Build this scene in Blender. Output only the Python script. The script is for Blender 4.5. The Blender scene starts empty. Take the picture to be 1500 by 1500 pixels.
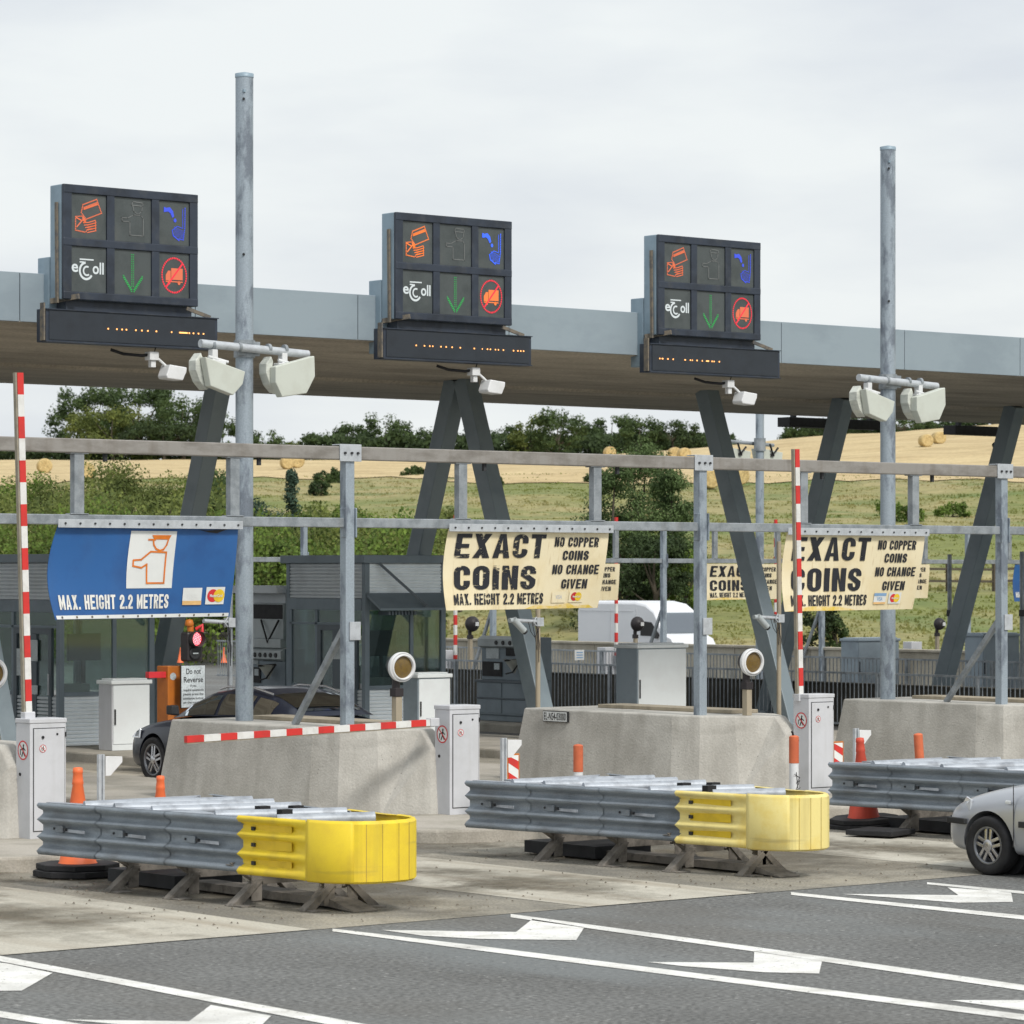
import bpy, bmesh, math, random
from mathutils import Vector, Matrix, noise
random.seed(7)
PI = math.pi; R_ = math.radians
sc = bpy.context.scene
col = sc.collection
# ---------------------------------------------------------------- survey frame
# world X runs along the toll plaza (to the right and away), world Y is the driving direction,
# the camera stands at the origin 3 m above the road and looks 50.7 degrees off X
ANG = R_(50.7); CA = math.cos(ANG); SA = math.sin(ANG); F = 4950.0; H = 3.0; YH = 840.0
def P(px, py, D):
    r = (px-750)/F*D
    return Vector((SA*r+CA*D, -CA*r+SA*D, H-(py-YH)*D/F))
def G(px, py, z=0.0):
    return P(px, py, (H-z)*F/(py-YH))
def uat(px, v):
    r = (px-750)/F; return v*(CA+r*SA)/(SA-r*CA)
def vat(px, u):
    r = (px-750)/F; return u*(SA-r*CA)/(CA+r*SA)
def dep(u, v): return u*CA+v*SA
def zz(py, u, v): return H-(py-YH)*dep(u, v)/F
# ---------------------------------------------------------------- mesh builder
class MB:
    def __init__(s): s.v = []; s.f = []; s.sm = []; s.mi = []; s.cur = 0; s.g = []; s.gi = 0
    def add(s, vs, fs, smooth=False):
        b = len(s.v); s.v += [Vector(p) for p in vs]
        for f in fs: s.f.append(tuple(b+i for i in f)); s.sm.append(smooth); s.mi.append(s.cur); s.g.append(s.gi)
        s.gi += 1
        return s
    def box(s, a, b):
        x0, x1 = sorted((a[0], b[0])); y0, y1 = sorted((a[1], b[1])); z0, z1 = sorted((a[2], b[2]))
        return s.add([(x0,y0,z0),(x1,y0,z0),(x1,y1,z0),(x0,y1,z0),(x0,y0,z1),(x1,y0,z1),(x1,y1,z1),(x0,y1,z1)],
                     [(0,3,2,1),(4,5,6,7),(0,1,5,4),(1,2,6,5),(2,3,7,6),(3,0,4,7)])
    def cbox(s, c, d):
        return s.box((c[0]-d[0]/2, c[1]-d[1]/2, c[2]-d[2]/2), (c[0]+d[0]/2, c[1]+d[1]/2, c[2]+d[2]/2))
    def bar(s, a, b, w, h, up=(0,0,1)):
        a = Vector(a); b = Vector(b); d = (b-a).normalized(); upv = Vector(up)
        x = d.cross(upv)
        if x.length < 1e-4: x = d.cross(Vector((1,0,0)))
        x.normalize(); y = x.cross(d).normalized()
        vs = []
        for p in (a, b):
            for sx, sy in ((-1,-1),(1,-1),(1,1),(-1,1)): vs.append(p+x*(sx*w/2)+y*(sy*h/2))
        return s.add(vs, [(0,1,2,3),(7,6,5,4),(0,4,5,1),(1,5,6,2),(2,6,7,3),(3,7,4,0)])
    def tube(s, pts, r, n=12, cap=True, r2=None):
        pts = [Vector(p) for p in pts]; m = len(pts); vs = []; prev = None
        for i, p in enumerate(pts):
            d = (pts[min(i+1,m-1)]-pts[max(i-1,0)]).normalized()
            if prev is None:
                x = d.cross(Vector((0,0,1)))
                if x.length < 1e-3: x = d.cross(Vector((0,1,0)))
            else: x = prev-d*prev.dot(d)
            x.normalize(); prev = x; y = d.cross(x)
            rr = r if r2 is None else r+(r2-r)*i/(m-1)
            for k in range(n):
                t = 2*PI*k/n; vs.append(p+x*(math.cos(t)*rr)+y*(math.sin(t)*rr))
        fs = []
        for i in range(m-1):
            for k in range(n):
                k2 = (k+1)%n; fs.append((i*n+k, i*n+k2, (i+1)*n+k2, (i+1)*n+k))
        s.add(vs, fs, True)
        if cap:
            s.add(vs[:n], [tuple(range(n))[::-1]]); s.add(vs[-n:], [tuple(range(n))])
        return s
    def lathe(s, prof, c, axis=(0,0,1), n=24, smooth=True, cap=True):
        ax = Vector(axis).normalized(); c = Vector(c)
        x = ax.cross(Vector((0,0,1)))
        if x.length < 1e-3: x = Vector((1,0,0))
        x.normalize(); y = ax.cross(x); vs = []
        for r, h in prof:
            for k in range(n):
                t = 2*PI*k/n; vs.append(c+ax*h+x*(math.cos(t)*r)+y*(math.sin(t)*r))
        fs = []
        for i in range(len(prof)-1):
            for k in range(n):
                k2 = (k+1)%n; fs.append((i*n+k, i*n+k2, (i+1)*n+k2, (i+1)*n+k))
        s.add(vs, fs, smooth)
        if not cap: return s
        if prof[0][0] > 1e-5: s.add(vs[:n], [tuple(range(n))[::-1]])
        if prof[-1][0] > 1e-5: s.add(vs[-n:], [tuple(range(n))])
        return s
    def each(s, name, mat, parent=None, **k):     # one object per piece
        r = []; st = 0; groups = {}
        for f, sm, mi, g in zip(s.f, s.sm, s.mi, s.g): groups.setdefault(g, []).append((f, sm, mi))
        for g, fl in groups.items():
            ids = sorted({i for f, _, _ in fl for i in f}); mp = {a: b for b, a in enumerate(ids)}
            m = MB(); m.v = [s.v[i] for i in ids]; m.f = [tuple(mp[i] for i in f) for f, _, _ in fl]; m.sm = [q[1] for q in fl]; m.mi = [q[2] for q in fl]
            r.append(m.build(name, mat, parent, **k))
        return r
    def rod(s, a, b, w, h, cell, first, up=(0,0,1)):   # striped square rod: one skin, the stripes are its material
        a = Vector(a); b = Vector(b); d = (b-a).normalized(); x = d.cross(Vector(up)).normalized(); y = x.cross(d).normalized()
        L_ = (b-a).length; ts = [L_]
        while ts[-1] > cell+.02: ts.append(ts[-1]-cell)
        ts.append(0.); vs = []; n = len(ts)
        for t in ts:
            p = a+d*t
            for sx, sy in ((-1,-1),(1,-1),(1,1),(-1,1)): vs.append(p+x*(sx*w/2)+y*(sy*h/2))
        base = len(s.v); s.v += vs
        for i in range(n-1):
            for k in range(4):
                k2 = (k+1) % 4; s.f.append((base+i*4+k, base+i*4+k2, base+i*4+4+k2, base+i*4+4+k)); s.sm.append(False); s.mi.append((i+first) % 2); s.g.append(0)
        for q, i in (((3,2,1,0), 0), ((0,1,2,3), n-1)): s.f.append(tuple(base+i*4+k for k in q)); s.sm.append(False); s.mi.append((min(i, n-2)+first) % 2); s.g.append(0)
        return s
    def prism(s, poly, a, b):          # poly of points (3D), swept by vector from offset a to b
        n = len(poly); A = [Vector(p)+Vector(a) for p in poly]; B = [Vector(p)+Vector(b) for p in poly]
        s.add(A+B, [tuple(range(n))[::-1], tuple(range(n, 2*n))]+[(i, (i+1)%n, n+(i+1)%n, n+i) for i in range(n)])
        return s
    def loft(s, secs, smooth=True, close=False, caps=False):
        n = len(secs[0]); vs = [p for q in secs for p in q]; fs = []
        for i in range(len(secs)-1):
            for k in range(n if close else n-1):
                k2 = (k+1)%n; fs.append((i*n+k, i*n+k2, (i+1)*n+k2, (i+1)*n+k))
        s.add(vs, fs, smooth)
        if caps: s.add(secs[0], [tuple(range(n))[::-1]]); s.add(secs[-1], [tuple(range(n))])
        return s
    def build(s, name, mat, parent=None, bevel=0, seg=2, fix=True, weld=False):
        me = bpy.data.meshes.new(name)
        off = parent_world(parent)
        me.from_pydata([tuple(p-off) for p in s.v], [], s.f)
        me.polygons.foreach_set('use_smooth', s.sm)
        if fix or weld:
            bm = bmesh.new(); bm.from_mesh(me)
            if weld: bmesh.ops.remove_doubles(bm, verts=bm.verts, dist=1e-4)
            bmesh.ops.recalc_face_normals(bm, faces=bm.faces); bm.to_mesh(me); bm.free()
        me.polygons.foreach_set('material_index', s.mi)
        for q in (mat if isinstance(mat, list) else [mat]): me.materials.append(q)
        o = bpy.data.objects.new(name, me); col.objects.link(o); o.parent = parent
        if bevel:
            m = o.modifiers.new('bevel', 'BEVEL'); m.width = bevel; m.segments = seg; m.limit_method = 'ANGLE'; m.angle_limit = R_(40)
        return o
def parent_world(p):
    off = Vector((0,0,0))
    while p is not None: off = off+p.location; p = p.parent
    return off
def tag(o, label=None, cat=None, group=None, kind=None):
    if label: o['label'] = label
    if cat: o['category'] = cat
    if group: o['group'] = group
    if kind: o['kind'] = kind
    return o
def thing(name, loc, label, cat, group=None):
    o = bpy.data.objects.new(name, None); col.objects.link(o); o.location = loc; o.empty_display_size = .2
    return tag(o, label, cat, group)
KIDS = {}
def kids(o): return [c for c in bpy.data.objects if c.parent == o]
def copy_tree(o, parent=None):
    c = o.copy(); col.objects.link(c); c.parent = parent
    for ch in kids(o): copy_tree(ch, c)
    return c
def dup(root, d, label, group=None):
    c = copy_tree(root); c.location = root.location+Vector(d); c['label'] = label
    if group: c['group'] = group
    return c
# ---------------------------------------------------------------- materials
def nn(nt, t, **k):
    n = nt.nodes.new(t)
    for a, b in k.items(): setattr(n, a, b)
    return n
def mat(name, c, rough=.6, metal=0., var=.12, scale=3., c2=None, lo=.45, hi=.65, bump=0., bscale=60., spec=.5, stretch=(1,1,1), fine=.0, fscale=200., det=6, world=False, alpha=None, coat=0.):
    m = bpy.data.materials.new(name); m.use_nodes = True; nt = m.node_tree; b = nt.nodes['Principled BSDF']; L = nt.links.new
    b.inputs['Roughness'].default_value = rough; b.inputs['Metallic'].default_value = metal
    b.inputs['Specular IOR Level'].default_value = spec
    if coat: b.inputs['Coat Weight'].default_value = coat; b.inputs['Coat Roughness'].default_value = .08
    tc = nn(nt, 'ShaderNodeTexCoord'); mp = nn(nt, 'ShaderNodeMapping'); mp.inputs['Scale'].default_value = stretch
    src = tc.outputs['Object']
    if not world:
        oi = nn(nt, 'ShaderNodeObjectInfo'); mu = nn(nt, 'ShaderNodeMath', operation='MULTIPLY'); mu.inputs[1].default_value = 57.
        va = nn(nt, 'ShaderNodeVectorMath', operation='ADD'); L(oi.outputs['Random'], mu.inputs[0]); L(src, va.inputs[0]); L(mu.outputs[0], va.inputs[1]); src = va.outputs[0]
    L(src, mp.inputs[0])
    n1 = nn(nt, 'ShaderNodeTexNoise'); n1.inputs['Scale'].default_value = scale; n1.inputs['Detail'].default_value = det; n1.inputs['Roughness'].default_value = .62
    L(mp.outputs[0], n1.inputs['Vector'])
    rp = nn(nt, 'ShaderNodeMapRange'); rp.inputs[1].default_value = lo; rp.inputs[2].default_value = hi; L(n1.outputs['Fac'], rp.inputs[0])
    mx = nn(nt, 'ShaderNodeMix', data_type='RGBA'); L(rp.outputs[0], mx.inputs[0])
    c = tuple(c); c2 = tuple(c2) if c2 else tuple(max(0, x*(1-var*2)) for x in c)
    mx.inputs[6].default_value = c+(1,); mx.inputs[7].default_value = c2+(1,)
    out = mx.outputs[2]
    if fine:
        n3 = nn(nt, 'ShaderNodeTexNoise'); n3.inputs['Scale'].default_value = fscale; n3.inputs['Detail'].default_value = 3; L(src, n3.inputs['Vector'])
        r3 = nn(nt, 'ShaderNodeMapRange'); r3.inputs[1].default_value = .3; r3.inputs[2].default_value = .7; r3.inputs[3].default_value = 1-fine; r3.inputs[4].default_value = 1+fine; L(n3.outputs['Fac'], r3.inputs[0])
        m3 = nn(nt, 'ShaderNodeVectorMath', operation='MULTIPLY'); L(out, m3.inputs[0]); L(r3.outputs[0], m3.inputs[1]); out = m3.outputs[0]
    L(out, b.inputs['Base Color'])
    rr = nn(nt, 'ShaderNodeMapRange'); rr.inputs[3].default_value = max(.02, rough-.08); rr.inputs[4].default_value = min(1, rough+.1); L(n1.outputs['Fac'], rr.inputs[0]); L(rr.outputs[0], b.inputs['Roughness'])
    if bump:
        n2 = nn(nt, 'ShaderNodeTexNoise'); n2.inputs['Scale'].default_value = bscale; n2.inputs['Detail'].default_value = 5; L(mp.outputs[0], n2.inputs['Vector'])
        bp = nn(nt, 'ShaderNodeBump'); bp.inputs['Strength'].default_value = bump; bp.inputs['Distance'].default_value = .02; L(n2.outputs['Fac'], bp.inputs['Height']); L(bp.outputs[0], b.inputs['Normal'])
    m['out'] = 1
    return m
def streak(m, amt=.35, c=(.10,.085,.065), scale=(7,7,.6), lo=.52, hi=.75):
    """rust and dirt runs: a second, vertically stretched noise over the base colour"""
    nt = m.node_tree; L = nt.links.new; b = nt.nodes['Principled BSDF']; src = b.inputs['Base Color'].links[0].from_socket
    tc = nn(nt, 'ShaderNodeTexCoord'); mp = nn(nt, 'ShaderNodeMapping'); mp.inputs['Scale'].default_value = scale; L(tc.outputs['Object'], mp.inputs[0])
    n = nn(nt, 'ShaderNodeTexNoise'); n.inputs['Scale'].default_value = 1.; n.inputs['Detail'].default_value = 7; L(mp.outputs[0], n.inputs['Vector'])
    r = nn(nt, 'ShaderNodeMapRange'); r.inputs[1].default_value = lo; r.inputs[2].default_value = hi; r.inputs[4].default_value = amt; L(n.outputs['Fac'], r.inputs[0])
    mx = nn(nt, 'ShaderNodeMix', data_type='RGBA'); L(r.outputs[0], mx.inputs[0]); L(src, mx.inputs[6]); mx.inputs[7].default_value = tuple(c)+(1,)
    L(mx.outputs[2], b.inputs['Base Color']); return m
def emis(name, c, st=1., base=(.02,.02,.02)):
    m = bpy.data.materials.new(name); m.use_nodes = True; b = m.node_tree.nodes['Principled BSDF']
    b.inputs['Base Color'].default_value = tuple(base)+(1,); b.inputs['Emission Color'].default_value = tuple(c)+(1,); b.inputs['Emission Strength'].default_value = st
    b.inputs['Roughness'].default_value = .5
    return m
def glass(name, tint=(.55,.65,.62), refl=.14, dark=.0):
    m = bpy.data.materials.new(name); m.use_nodes = True; nt = m.node_tree; nt.nodes.clear(); L = nt.links.new
    o = nn(nt, 'ShaderNodeOutputMaterial'); t = nn(nt, 'ShaderNodeBsdfTransparent'); t.inputs[0].default_value = tuple(tint)+(1,)
    g = nn(nt, 'ShaderNodeBsdfGlossy'); g.inputs['Roughness'].default_value = .03; g.inputs[0].default_value = (.9,.95,1,1)
    fr = nn(nt, 'ShaderNodeLayerWeight'); fr.inputs[0].default_value = .35
    mr = nn(nt, 'ShaderNodeMapRange'); mr.inputs[3].default_value = refl; mr.inputs[4].default_value = .9; L(fr.outputs['Fresnel'], mr.inputs[0])
    mx = nn(nt, 'ShaderNodeMixShader'); L(mr.outputs[0], mx.inputs[0]); L(t.outputs[0], mx.inputs[1]); L(g.outputs[0], mx.inputs[2]); L(mx.outputs[0], o.inputs[0])
    return m
M = {}
M['galv'] = streak(mat('galvanised_steel', (.33,.36,.385), .5, .3, scale=5, c2=(.22,.245,.265), lo=.42, hi=.62, fine=.1, fscale=90, bump=.08), .3, (.2,.19,.17))
M['mast'] = mat('mast_galvanised', (.33,.385,.435), .48, .3, scale=2.2, c2=(.18,.21,.25), lo=.5, hi=.60, stretch=(2,2,.8), fine=.12, fscale=60, bump=.08)
M['beam'] = streak(mat('weathered_beam', (.30,.285,.265), .6, .25, scale=6, c2=(.21,.195,.175), stretch=(.4,1,1), fine=.1), .35, (.16,.13,.10), (9,9,.8))
M['bright'] = mat('new_zinc', (.52,.55,.58), .45, .3, scale=9, var=.1, fine=.08)
M['rail'] = streak(mat('rail_steel', (.25,.285,.32), .5, .3, scale=3, c2=(.165,.19,.215), stretch=(1,.5,2), fine=.12, fscale=70, bump=.1), .4, (.10,.085,.07), (5,2,3))
M['railtop'] = mat('tube_steel', (.40,.435,.48), .5, .2, scale=5, c2=(.24,.26,.29), fine=.1)
M['leg'] = mat('dusty_leg_steel', (.22,.20,.175), .8, .1, scale=8, c2=(.12,.11,.095), fine=.15)
M['yellow'] = streak(mat('yellow_plastic', (.80,.60,.035), .5, 0, scale=2.5, c2=(.72,.52,.04), spec=.4, fine=.05), .35, (.30,.22,.06), (6,6,.7), .55, .8)
M['yellowfade'] = streak(mat('sunfaded_yellow_plastic', (.80,.68,.27), .6, 0, scale=2.2, c2=(.74,.55,.12), lo=.5, hi=.72, spec=.3, fine=.05), .4, (.34,.25,.09), (6,6,.7), .55, .8)
streak(M['yellow'], .45, (.28,.22,.08), (1.2,1.2,13), .60, .76); streak(M['yellowfade'], .45, (.30,.24,.12), (1.2,1.2,13), .60, .76)
M['yellowdeep'] = mat('unfaded_yellow_plastic', (.74,.52,.02), .5, 0, scale=4, var=.08)
M['black'] = mat('black_rubber', (.018,.018,.02), .75, var=.2, scale=8)
M['dark'] = mat('dark_void_steel', (.03,.032,.036), .7, var=.2)
M['conc'] = streak(mat('plinth_concrete', (.50,.485,.445), .85, 0, scale=1.4, c2=(.385,.37,.335), lo=.4, hi=.64, fine=.07, fscale=45, bump=.35, bscale=35), .42, (.25,.235,.205), (3.6,3.6,.35), .50, .70)
def speckle(m, sc_=26, thr=.13, c=(.08,.07,.06)):
    nt = m.node_tree; L = nt.links.new; b = nt.nodes['Principled BSDF']; src = b.inputs['Base Color'].links[0].from_socket
    tc = nn(nt, 'ShaderNodeTexCoord'); v = nn(nt, 'ShaderNodeTexVoronoi'); v.inputs['Scale'].default_value = sc_; L(tc.outputs['Object'], v.inputs['Vector'])
    n = nn(nt, 'ShaderNodeTexNoise'); n.inputs['Scale'].default_value = 2.5; L(tc.outputs['Object'], n.inputs['Vector'])
    mu = nn(nt, 'ShaderNodeMath', operation='MULTIPLY_ADD'); L(n.outputs['Fac'], mu.inputs[0]); mu.inputs[1].default_value = thr*3.2; mu.inputs[2].default_value = -thr
    lt = nn(nt, 'ShaderNodeMath', operation='LESS_THAN'); L(v.outputs['Distance'], lt.inputs[0]); L(mu.outputs[0], lt.inputs[1])
    m2 = nn(nt, 'ShaderNodeMath', operation='MULTIPLY'); L(lt.outputs[0], m2.inputs[0]); m2.inputs[1].default_value = .7
    mx = nn(nt, 'ShaderNodeMix', data_type='RGBA'); L(m2.outputs[0], mx.inputs[0]); L(src, mx.inputs[6]); mx.inputs[7].default_value = tuple(c)+(1,)
    L(mx.outputs[2], b.inputs['Base Color']); return m
streak(M['conc'], .45, (.18,.17,.145), (.9,.9,2.2), .62, .76)
speckle(M['conc'], 15, .10, (.12,.11,.09))
M['kerb'] = streak(mat('kerb_concrete', (.42,.39,.34), .9, 0, scale=1.2, c2=(.32,.30,.25), fine=.12, fscale=50, bump=.3, bscale=40), .4, (.14,.125,.10), (2,2,1.2))
M['wallc'] = streak(mat('parapet_concrete', (.44,.41,.34), .9, 0, scale=.8, c2=(.34,.31,.25), fine=.1, fscale=20, bump=.2), .5, (.13,.115,.09), (1.6,1.6,.5))
M['wallk'] = mat('dark_concrete', (.075,.07,.058), .95, 0, scale=1.5, c2=(.045,.042,.035))
M['asph'] = mat('asphalt', (.160,.163,.158), .9, 0, scale=.35, c2=(.115,.116,.112), lo=.38, hi=.66, fine=.5, fscale=22, bump=.5, bscale=60, world=True, det=8)
streak(M['asph'], .5, (.12,.108,.09), (.25,.12,1), .5, .7)
streak(M['asph'], .5, (.20,.22,.225), (.5,.16,1), .52, .68)
speckle(M['asph'], 9, .15, (.36,.36,.345))
speckle(M['asph'], 10, .17, (.06,.06,.058))
M['slab'] = speckle(streak(mat('lane_concrete', (.50,.475,.405), .9, 0, scale=.9, c2=(.40,.375,.315), lo=.42, hi=.68, fine=.14, fscale=45, bump=.25, bscale=50, stretch=(2.2,.35,1), world=True), .5, (.26,.21,.15), (2.6,.22,1), .5, .72), 9, .08)
def stainmat():
    m = mat('ground_grime', (.115,.10,.07), .95, 0, scale=1.5, c2=(.17,.14,.095), fine=.3, fscale=30, world=True)
    nt = m.node_tree; L = nt.links.new; b = nt.nodes['Principled BSDF']; tc = nn(nt, 'ShaderNodeTexCoord')
    n = nn(nt, 'ShaderNodeTexNoise'); n.inputs['Scale'].default_value = 1.1; n.inputs['Detail'].default_value = 9; n.inputs['Roughness'].default_value = .7; L(tc.outputs['Object'], n.inputs['Vector'])
    gr = nn(nt, 'ShaderNodeVectorMath', operation='LENGTH'); mp = nn(nt, 'ShaderNodeMapping'); mp.inputs['Location'].default_value = (-1,-1,0); mp.inputs['Scale'].default_value = (2,2,0); L(tc.outputs['Generated'], mp.inputs[0]); L(mp.outputs[0], gr.inputs[0])
    a = nn(nt, 'ShaderNodeMath', operation='MULTIPLY_ADD'); L(n.outputs['Fac'], a.inputs[0]); a.inputs[1].default_value = 2.6; a.inputs[2].default_value = -.75
    s = nn(nt, 'ShaderNodeMath', operation='SUBTRACT'); L(a.outputs[0], s.inputs[0]); L(gr.outputs['Value'], s.inputs[1])
    r = nn(nt, 'ShaderNodeMapRange'); r.inputs[1].default_value = -.35; r.inputs[2].default_value = .55; r.inputs[4].default_value = .72; L(s.outputs[0], r.inputs[0]); L(r.outputs[0], b.inputs['Alpha']); return m
M['stain'] = stainmat()
M['seam'] = mat('dark_yellow_seam', (.42,.30,.06), .7)
M['dirt'] = speckle(mat('grimy_asphalt', (.33,.305,.25), .95, 0, scale=.7, c2=(.185,.175,.15), lo=.4, hi=.62, fine=.3, fscale=40, bump=.5, bscale=50, world=True, stretch=(1,.6,1)), 11, .08, (.05,.045,.04))
M['red_surf'] = mat('red_surfacing', (.20,.105,.07), .95, 0, scale=2, c2=(.15,.085,.06), fine=.15, fscale=60)
def paintmat():
    m = mat('road_paint', (.78,.78,.75), .7, 0, scale=3, c2=(.62,.61,.57), fine=.10, fscale=50, world=True)
    nt = m.node_tree; L = nt.links.new; b = nt.nodes['Principled BSDF']
    tc = nn(nt, 'ShaderNodeTexCoord'); n = nn(nt, 'ShaderNodeTexNoise'); n.inputs['Scale'].default_value = 14; n.inputs['Detail'].default_value = 8; n.inputs['Roughness'].default_value = .75; L(tc.outputs['Object'], n.inputs['Vector'])
    g = nn(nt, 'ShaderNodeMath', operation='LESS_THAN'); g.inputs[1].default_value = .625; L(n.outputs['Fac'], g.inputs[0]); L(g.outputs[0], b.inputs['Alpha'])
    return m
M['paint'] = streak(paintmat(), .45, (.33,.32,.29), (1.2,1.2,1.2), .50, .72)
M['white'] = mat('white_paint', (.70,.71,.72), .5, 0, scale=3, c2=(.62,.63,.63), fine=.04)
M['boomw'] = mat('boom_white', (.72,.72,.70), .45, 0, scale=6, c2=(.60,.59,.56))
M['boomr'] = mat('boom_red', (.62,.035,.03), .4, 0, scale=6, c2=(.5,.035,.03))
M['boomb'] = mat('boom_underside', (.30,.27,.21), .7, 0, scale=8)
M['cab'] = streak(mat('cabinet_paint', (.56,.57,.60), .5, 0, scale=2, c2=(.50,.51,.53), fine=.04), .25, (.30,.28,.25), (6,6,.6), .55, .8)
M['cabw'] = mat('cabinet_white', (.74,.78,.79), .55, 0, scale=2, c2=(.70,.73,.74), fine=.03)
M['cabb'] = mat('cabinet_bluegrey', (.29,.35,.40), .6, 0, scale=2, var=.08)
M['line'] = mat('seam_dark', (.06,.06,.065), .7)
M['fascia'] = mat('fascia_panel', (.285,.345,.385), .5, .1, scale=.9, c2=(.25,.305,.345), fine=.03, stretch=(1,1,2))
M['soffit'] = streak(mat('brown_soffit', (.46,.41,.335), .85, 0, scale=.9, c2=(.35,.31,.255), lo=.38, hi=.66, stretch=(.35,1.5,1), fine=.2, fscale=20, bump=.3), .5, (.15,.13,.105), (.45,1.6,1), .48, .72)
M['strut'] = mat('strut_paint', (.20,.245,.27), .42, .1, scale=1.5, c2=(.165,.205,.23), fine=.05)
M['boothf'] = mat('booth_frame', (.17,.215,.25), .5, .1, scale=2, var=.08)
M['boothd'] = mat('booth_door', (.085,.11,.13), .5, 0, scale=2)
M['corr'] = mat('booth_cladding', (.82,.88,.92), .5, .1, scale=2, var=.05)
M['booths'] = mat('booth_side_cladding', (.56,.60,.63), .55, .1, scale=2, var=.05)
M['glass'] = glass('booth_glass', (.80,.88,.85), .07)
M['cglass'] = glass('car_glass', (.10,.13,.13), .3)
M['vglass'] = glass('van_glass', (.22,.28,.28), .25)
M['inner'] = mat('booth_interior', (.22,.23,.23), .8)
M['paper'] = mat('paper_notice', (.55,.60,.62), .8, fine=.2, fscale=60)
M['signh'] = mat('sign_housing', (.26,.345,.41), .5, .1, scale=2, var=.1)
M['signf'] = streak(mat('sign_frame', (.028,.038,.058), .45, 0, scale=3, var=.2), .25, (.12,.12,.11), (6,6,6))
M['panel'] = streak(mat('display_panel', (.070,.082,.083), .35, 0, scale=3, c2=(.052,.062,.063), fine=.12, fscale=120), .4, (.11,.115,.11), (3,3,1.5))
M['msg'] = mat('message_face', (.022,.028,.038), .4, 0, scale=4, var=.1)
M['rust'] = mat('rusty_arm', (.20,.17,.13), .8, .2, scale=12, c2=(.10,.10,.10))
M['orange'] = mat('cone_orange', (.85,.17,.05), .5, 0, scale=4, c2=(.75,.15,.05))
M['redcone'] = mat('cone_red', (.60,.07,.035), .55, 0, scale=4, c2=(.52,.07,.04))
M['sleeve'] = mat('faded_orange_sleeve', (.62,.15,.06), .6, 0, scale=5, c2=(.52,.12,.05))
M['obox'] = mat('orange_housing', (.50,.15,.015), .55, 0, scale=3, c2=(.40,.12,.02))
M['hood'] = mat('hood_ivory', (.55,.58,.52), .45, 0, scale=3, c2=(.50,.52,.46))
M['hoodt'] = mat('hood_shell', (.62,.64,.58), .45, 0, scale=3, c2=(.42,.44,.40), stretch=(1,1,3))
M['blue'] = streak(mat('blue_vinyl', (.025,.115,.33), .45, 0, scale=1.4, c2=(.02,.085,.26), fine=.05), .2, (.06,.12,.25), (3,3,.6))
M['cream'] = streak(streak(mat('cream_vinyl', (.81,.72,.50), .6, 0, scale=1.6, c2=(.77,.66,.42), fine=.05), .5, (.42,.27,.09), (16,16,.9), .60, .78), .4, (.50,.36,.14), (1.5,1.5,1.5), .56, .75)
M['ystain'] = mat('yellow_stain', (.70,.50,.07), .6, 0, scale=9, c2=(.78,.63,.33), lo=.35, hi=.6)
def inkmat(name, c, wear, thr):
    m = mat(name, c, .5, 0, scale=5, var=.15)
    nt = m.node_tree; L = nt.links.new; b = nt.nodes['Principled BSDF']
    tc = nn(nt, 'ShaderNodeTexCoord'); mp = nn(nt, 'ShaderNodeMapping'); mp.inputs['Scale'].default_value = (7,7,22); L(tc.outputs['Object'], mp.inputs[0])
    n = nn(nt, 'ShaderNodeTexNoise'); n.inputs['Scale'].default_value = 1; n.inputs['Detail'].default_value = 6; n.inputs['Roughness'].default_value = .7; L(mp.outputs[0], n.inputs['Vector'])
    g = nn(nt, 'ShaderNodeMath', operation='LESS_THAN'); g.inputs[1].default_value = thr; L(n.outputs['Fac'], g.inputs[0]); L(g.outputs[0], b.inputs['Alpha'])
    return m
M['ink'] = inkmat('black_lettering', (.018,.02,.028), 1, .665)
M['inkw'] = inkmat('worn_black_lettering', (.018,.02,.028), 1, .60)
M['wtext'] = inkmat('white_lettering', (.78,.78,.74), 1, .67)
M['wpanel'] = mat('white_vinyl', (.74,.76,.75), .5, 0, scale=2, c2=(.68,.70,.69))
M['oline'] = mat('orange_print', (.75,.20,.02), .5)
M['vblue'] = mat('pale_blue_print', (.22,.38,.60), .5)
M['vor'] = mat('pale_orange_print', (.82,.52,.22), .5)
M['lgrey'] = mat('faint_grey_print', (.56,.58,.62), .5)
M['mred'] = mat('red_print', (.66,.03,.04), .5)
M['myel'] = mat('yellow_print', (.85,.58,.03), .5)
M['lens'] = mat('amber_lens', (.17,.11,.03), .25, 0, scale=40, c2=(.11,.07,.025))
M['redlens'] = emis('lit_red_lens', (1.,.10,.13), 1.6, (.3,.02,.02))
M['redled'] = emis('lit_led_core', (1.,.55,.6), 1.5)
M['signal'] = mat('signal_black', (.025,.02,.022), .5)
M['timber'] = mat('tan_post', (.36,.31,.23), .8, 0, scale=6, stretch=(1,1,.3))
M['silver'] = mat('silver_car_paint', (.47,.49,.53), .3, .45, var=.02, scale=1, coat=.6)
M['navy'] = mat('dark_blue_car_paint', (.008,.012,.026), .35, 0, var=.05, scale=1, coat=.35)
M['vanp'] = mat('white_van_paint', (.74,.76,.80), .35, 0, var=.02, scale=1, coat=.3)
M['trim'] = mat('black_trim', (.02,.021,.023), .55)
M['alloy'] = mat('alloy_rim', (.26,.27,.29), .35, .7)
M['lamp'] = mat('head_lamp', (.55,.58,.62), .12, .2, coat=1.)
M['chrome'] = mat('satin_chrome', (.6,.6,.62), .25, .8)
M['machine'] = mat('machine_paint', (.20,.245,.28), .55, .1, scale=2, var=.08)
M['machl'] = mat('machine_paint_pale', (.42,.46,.47), .55, .1, scale=2, var=.08)
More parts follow.
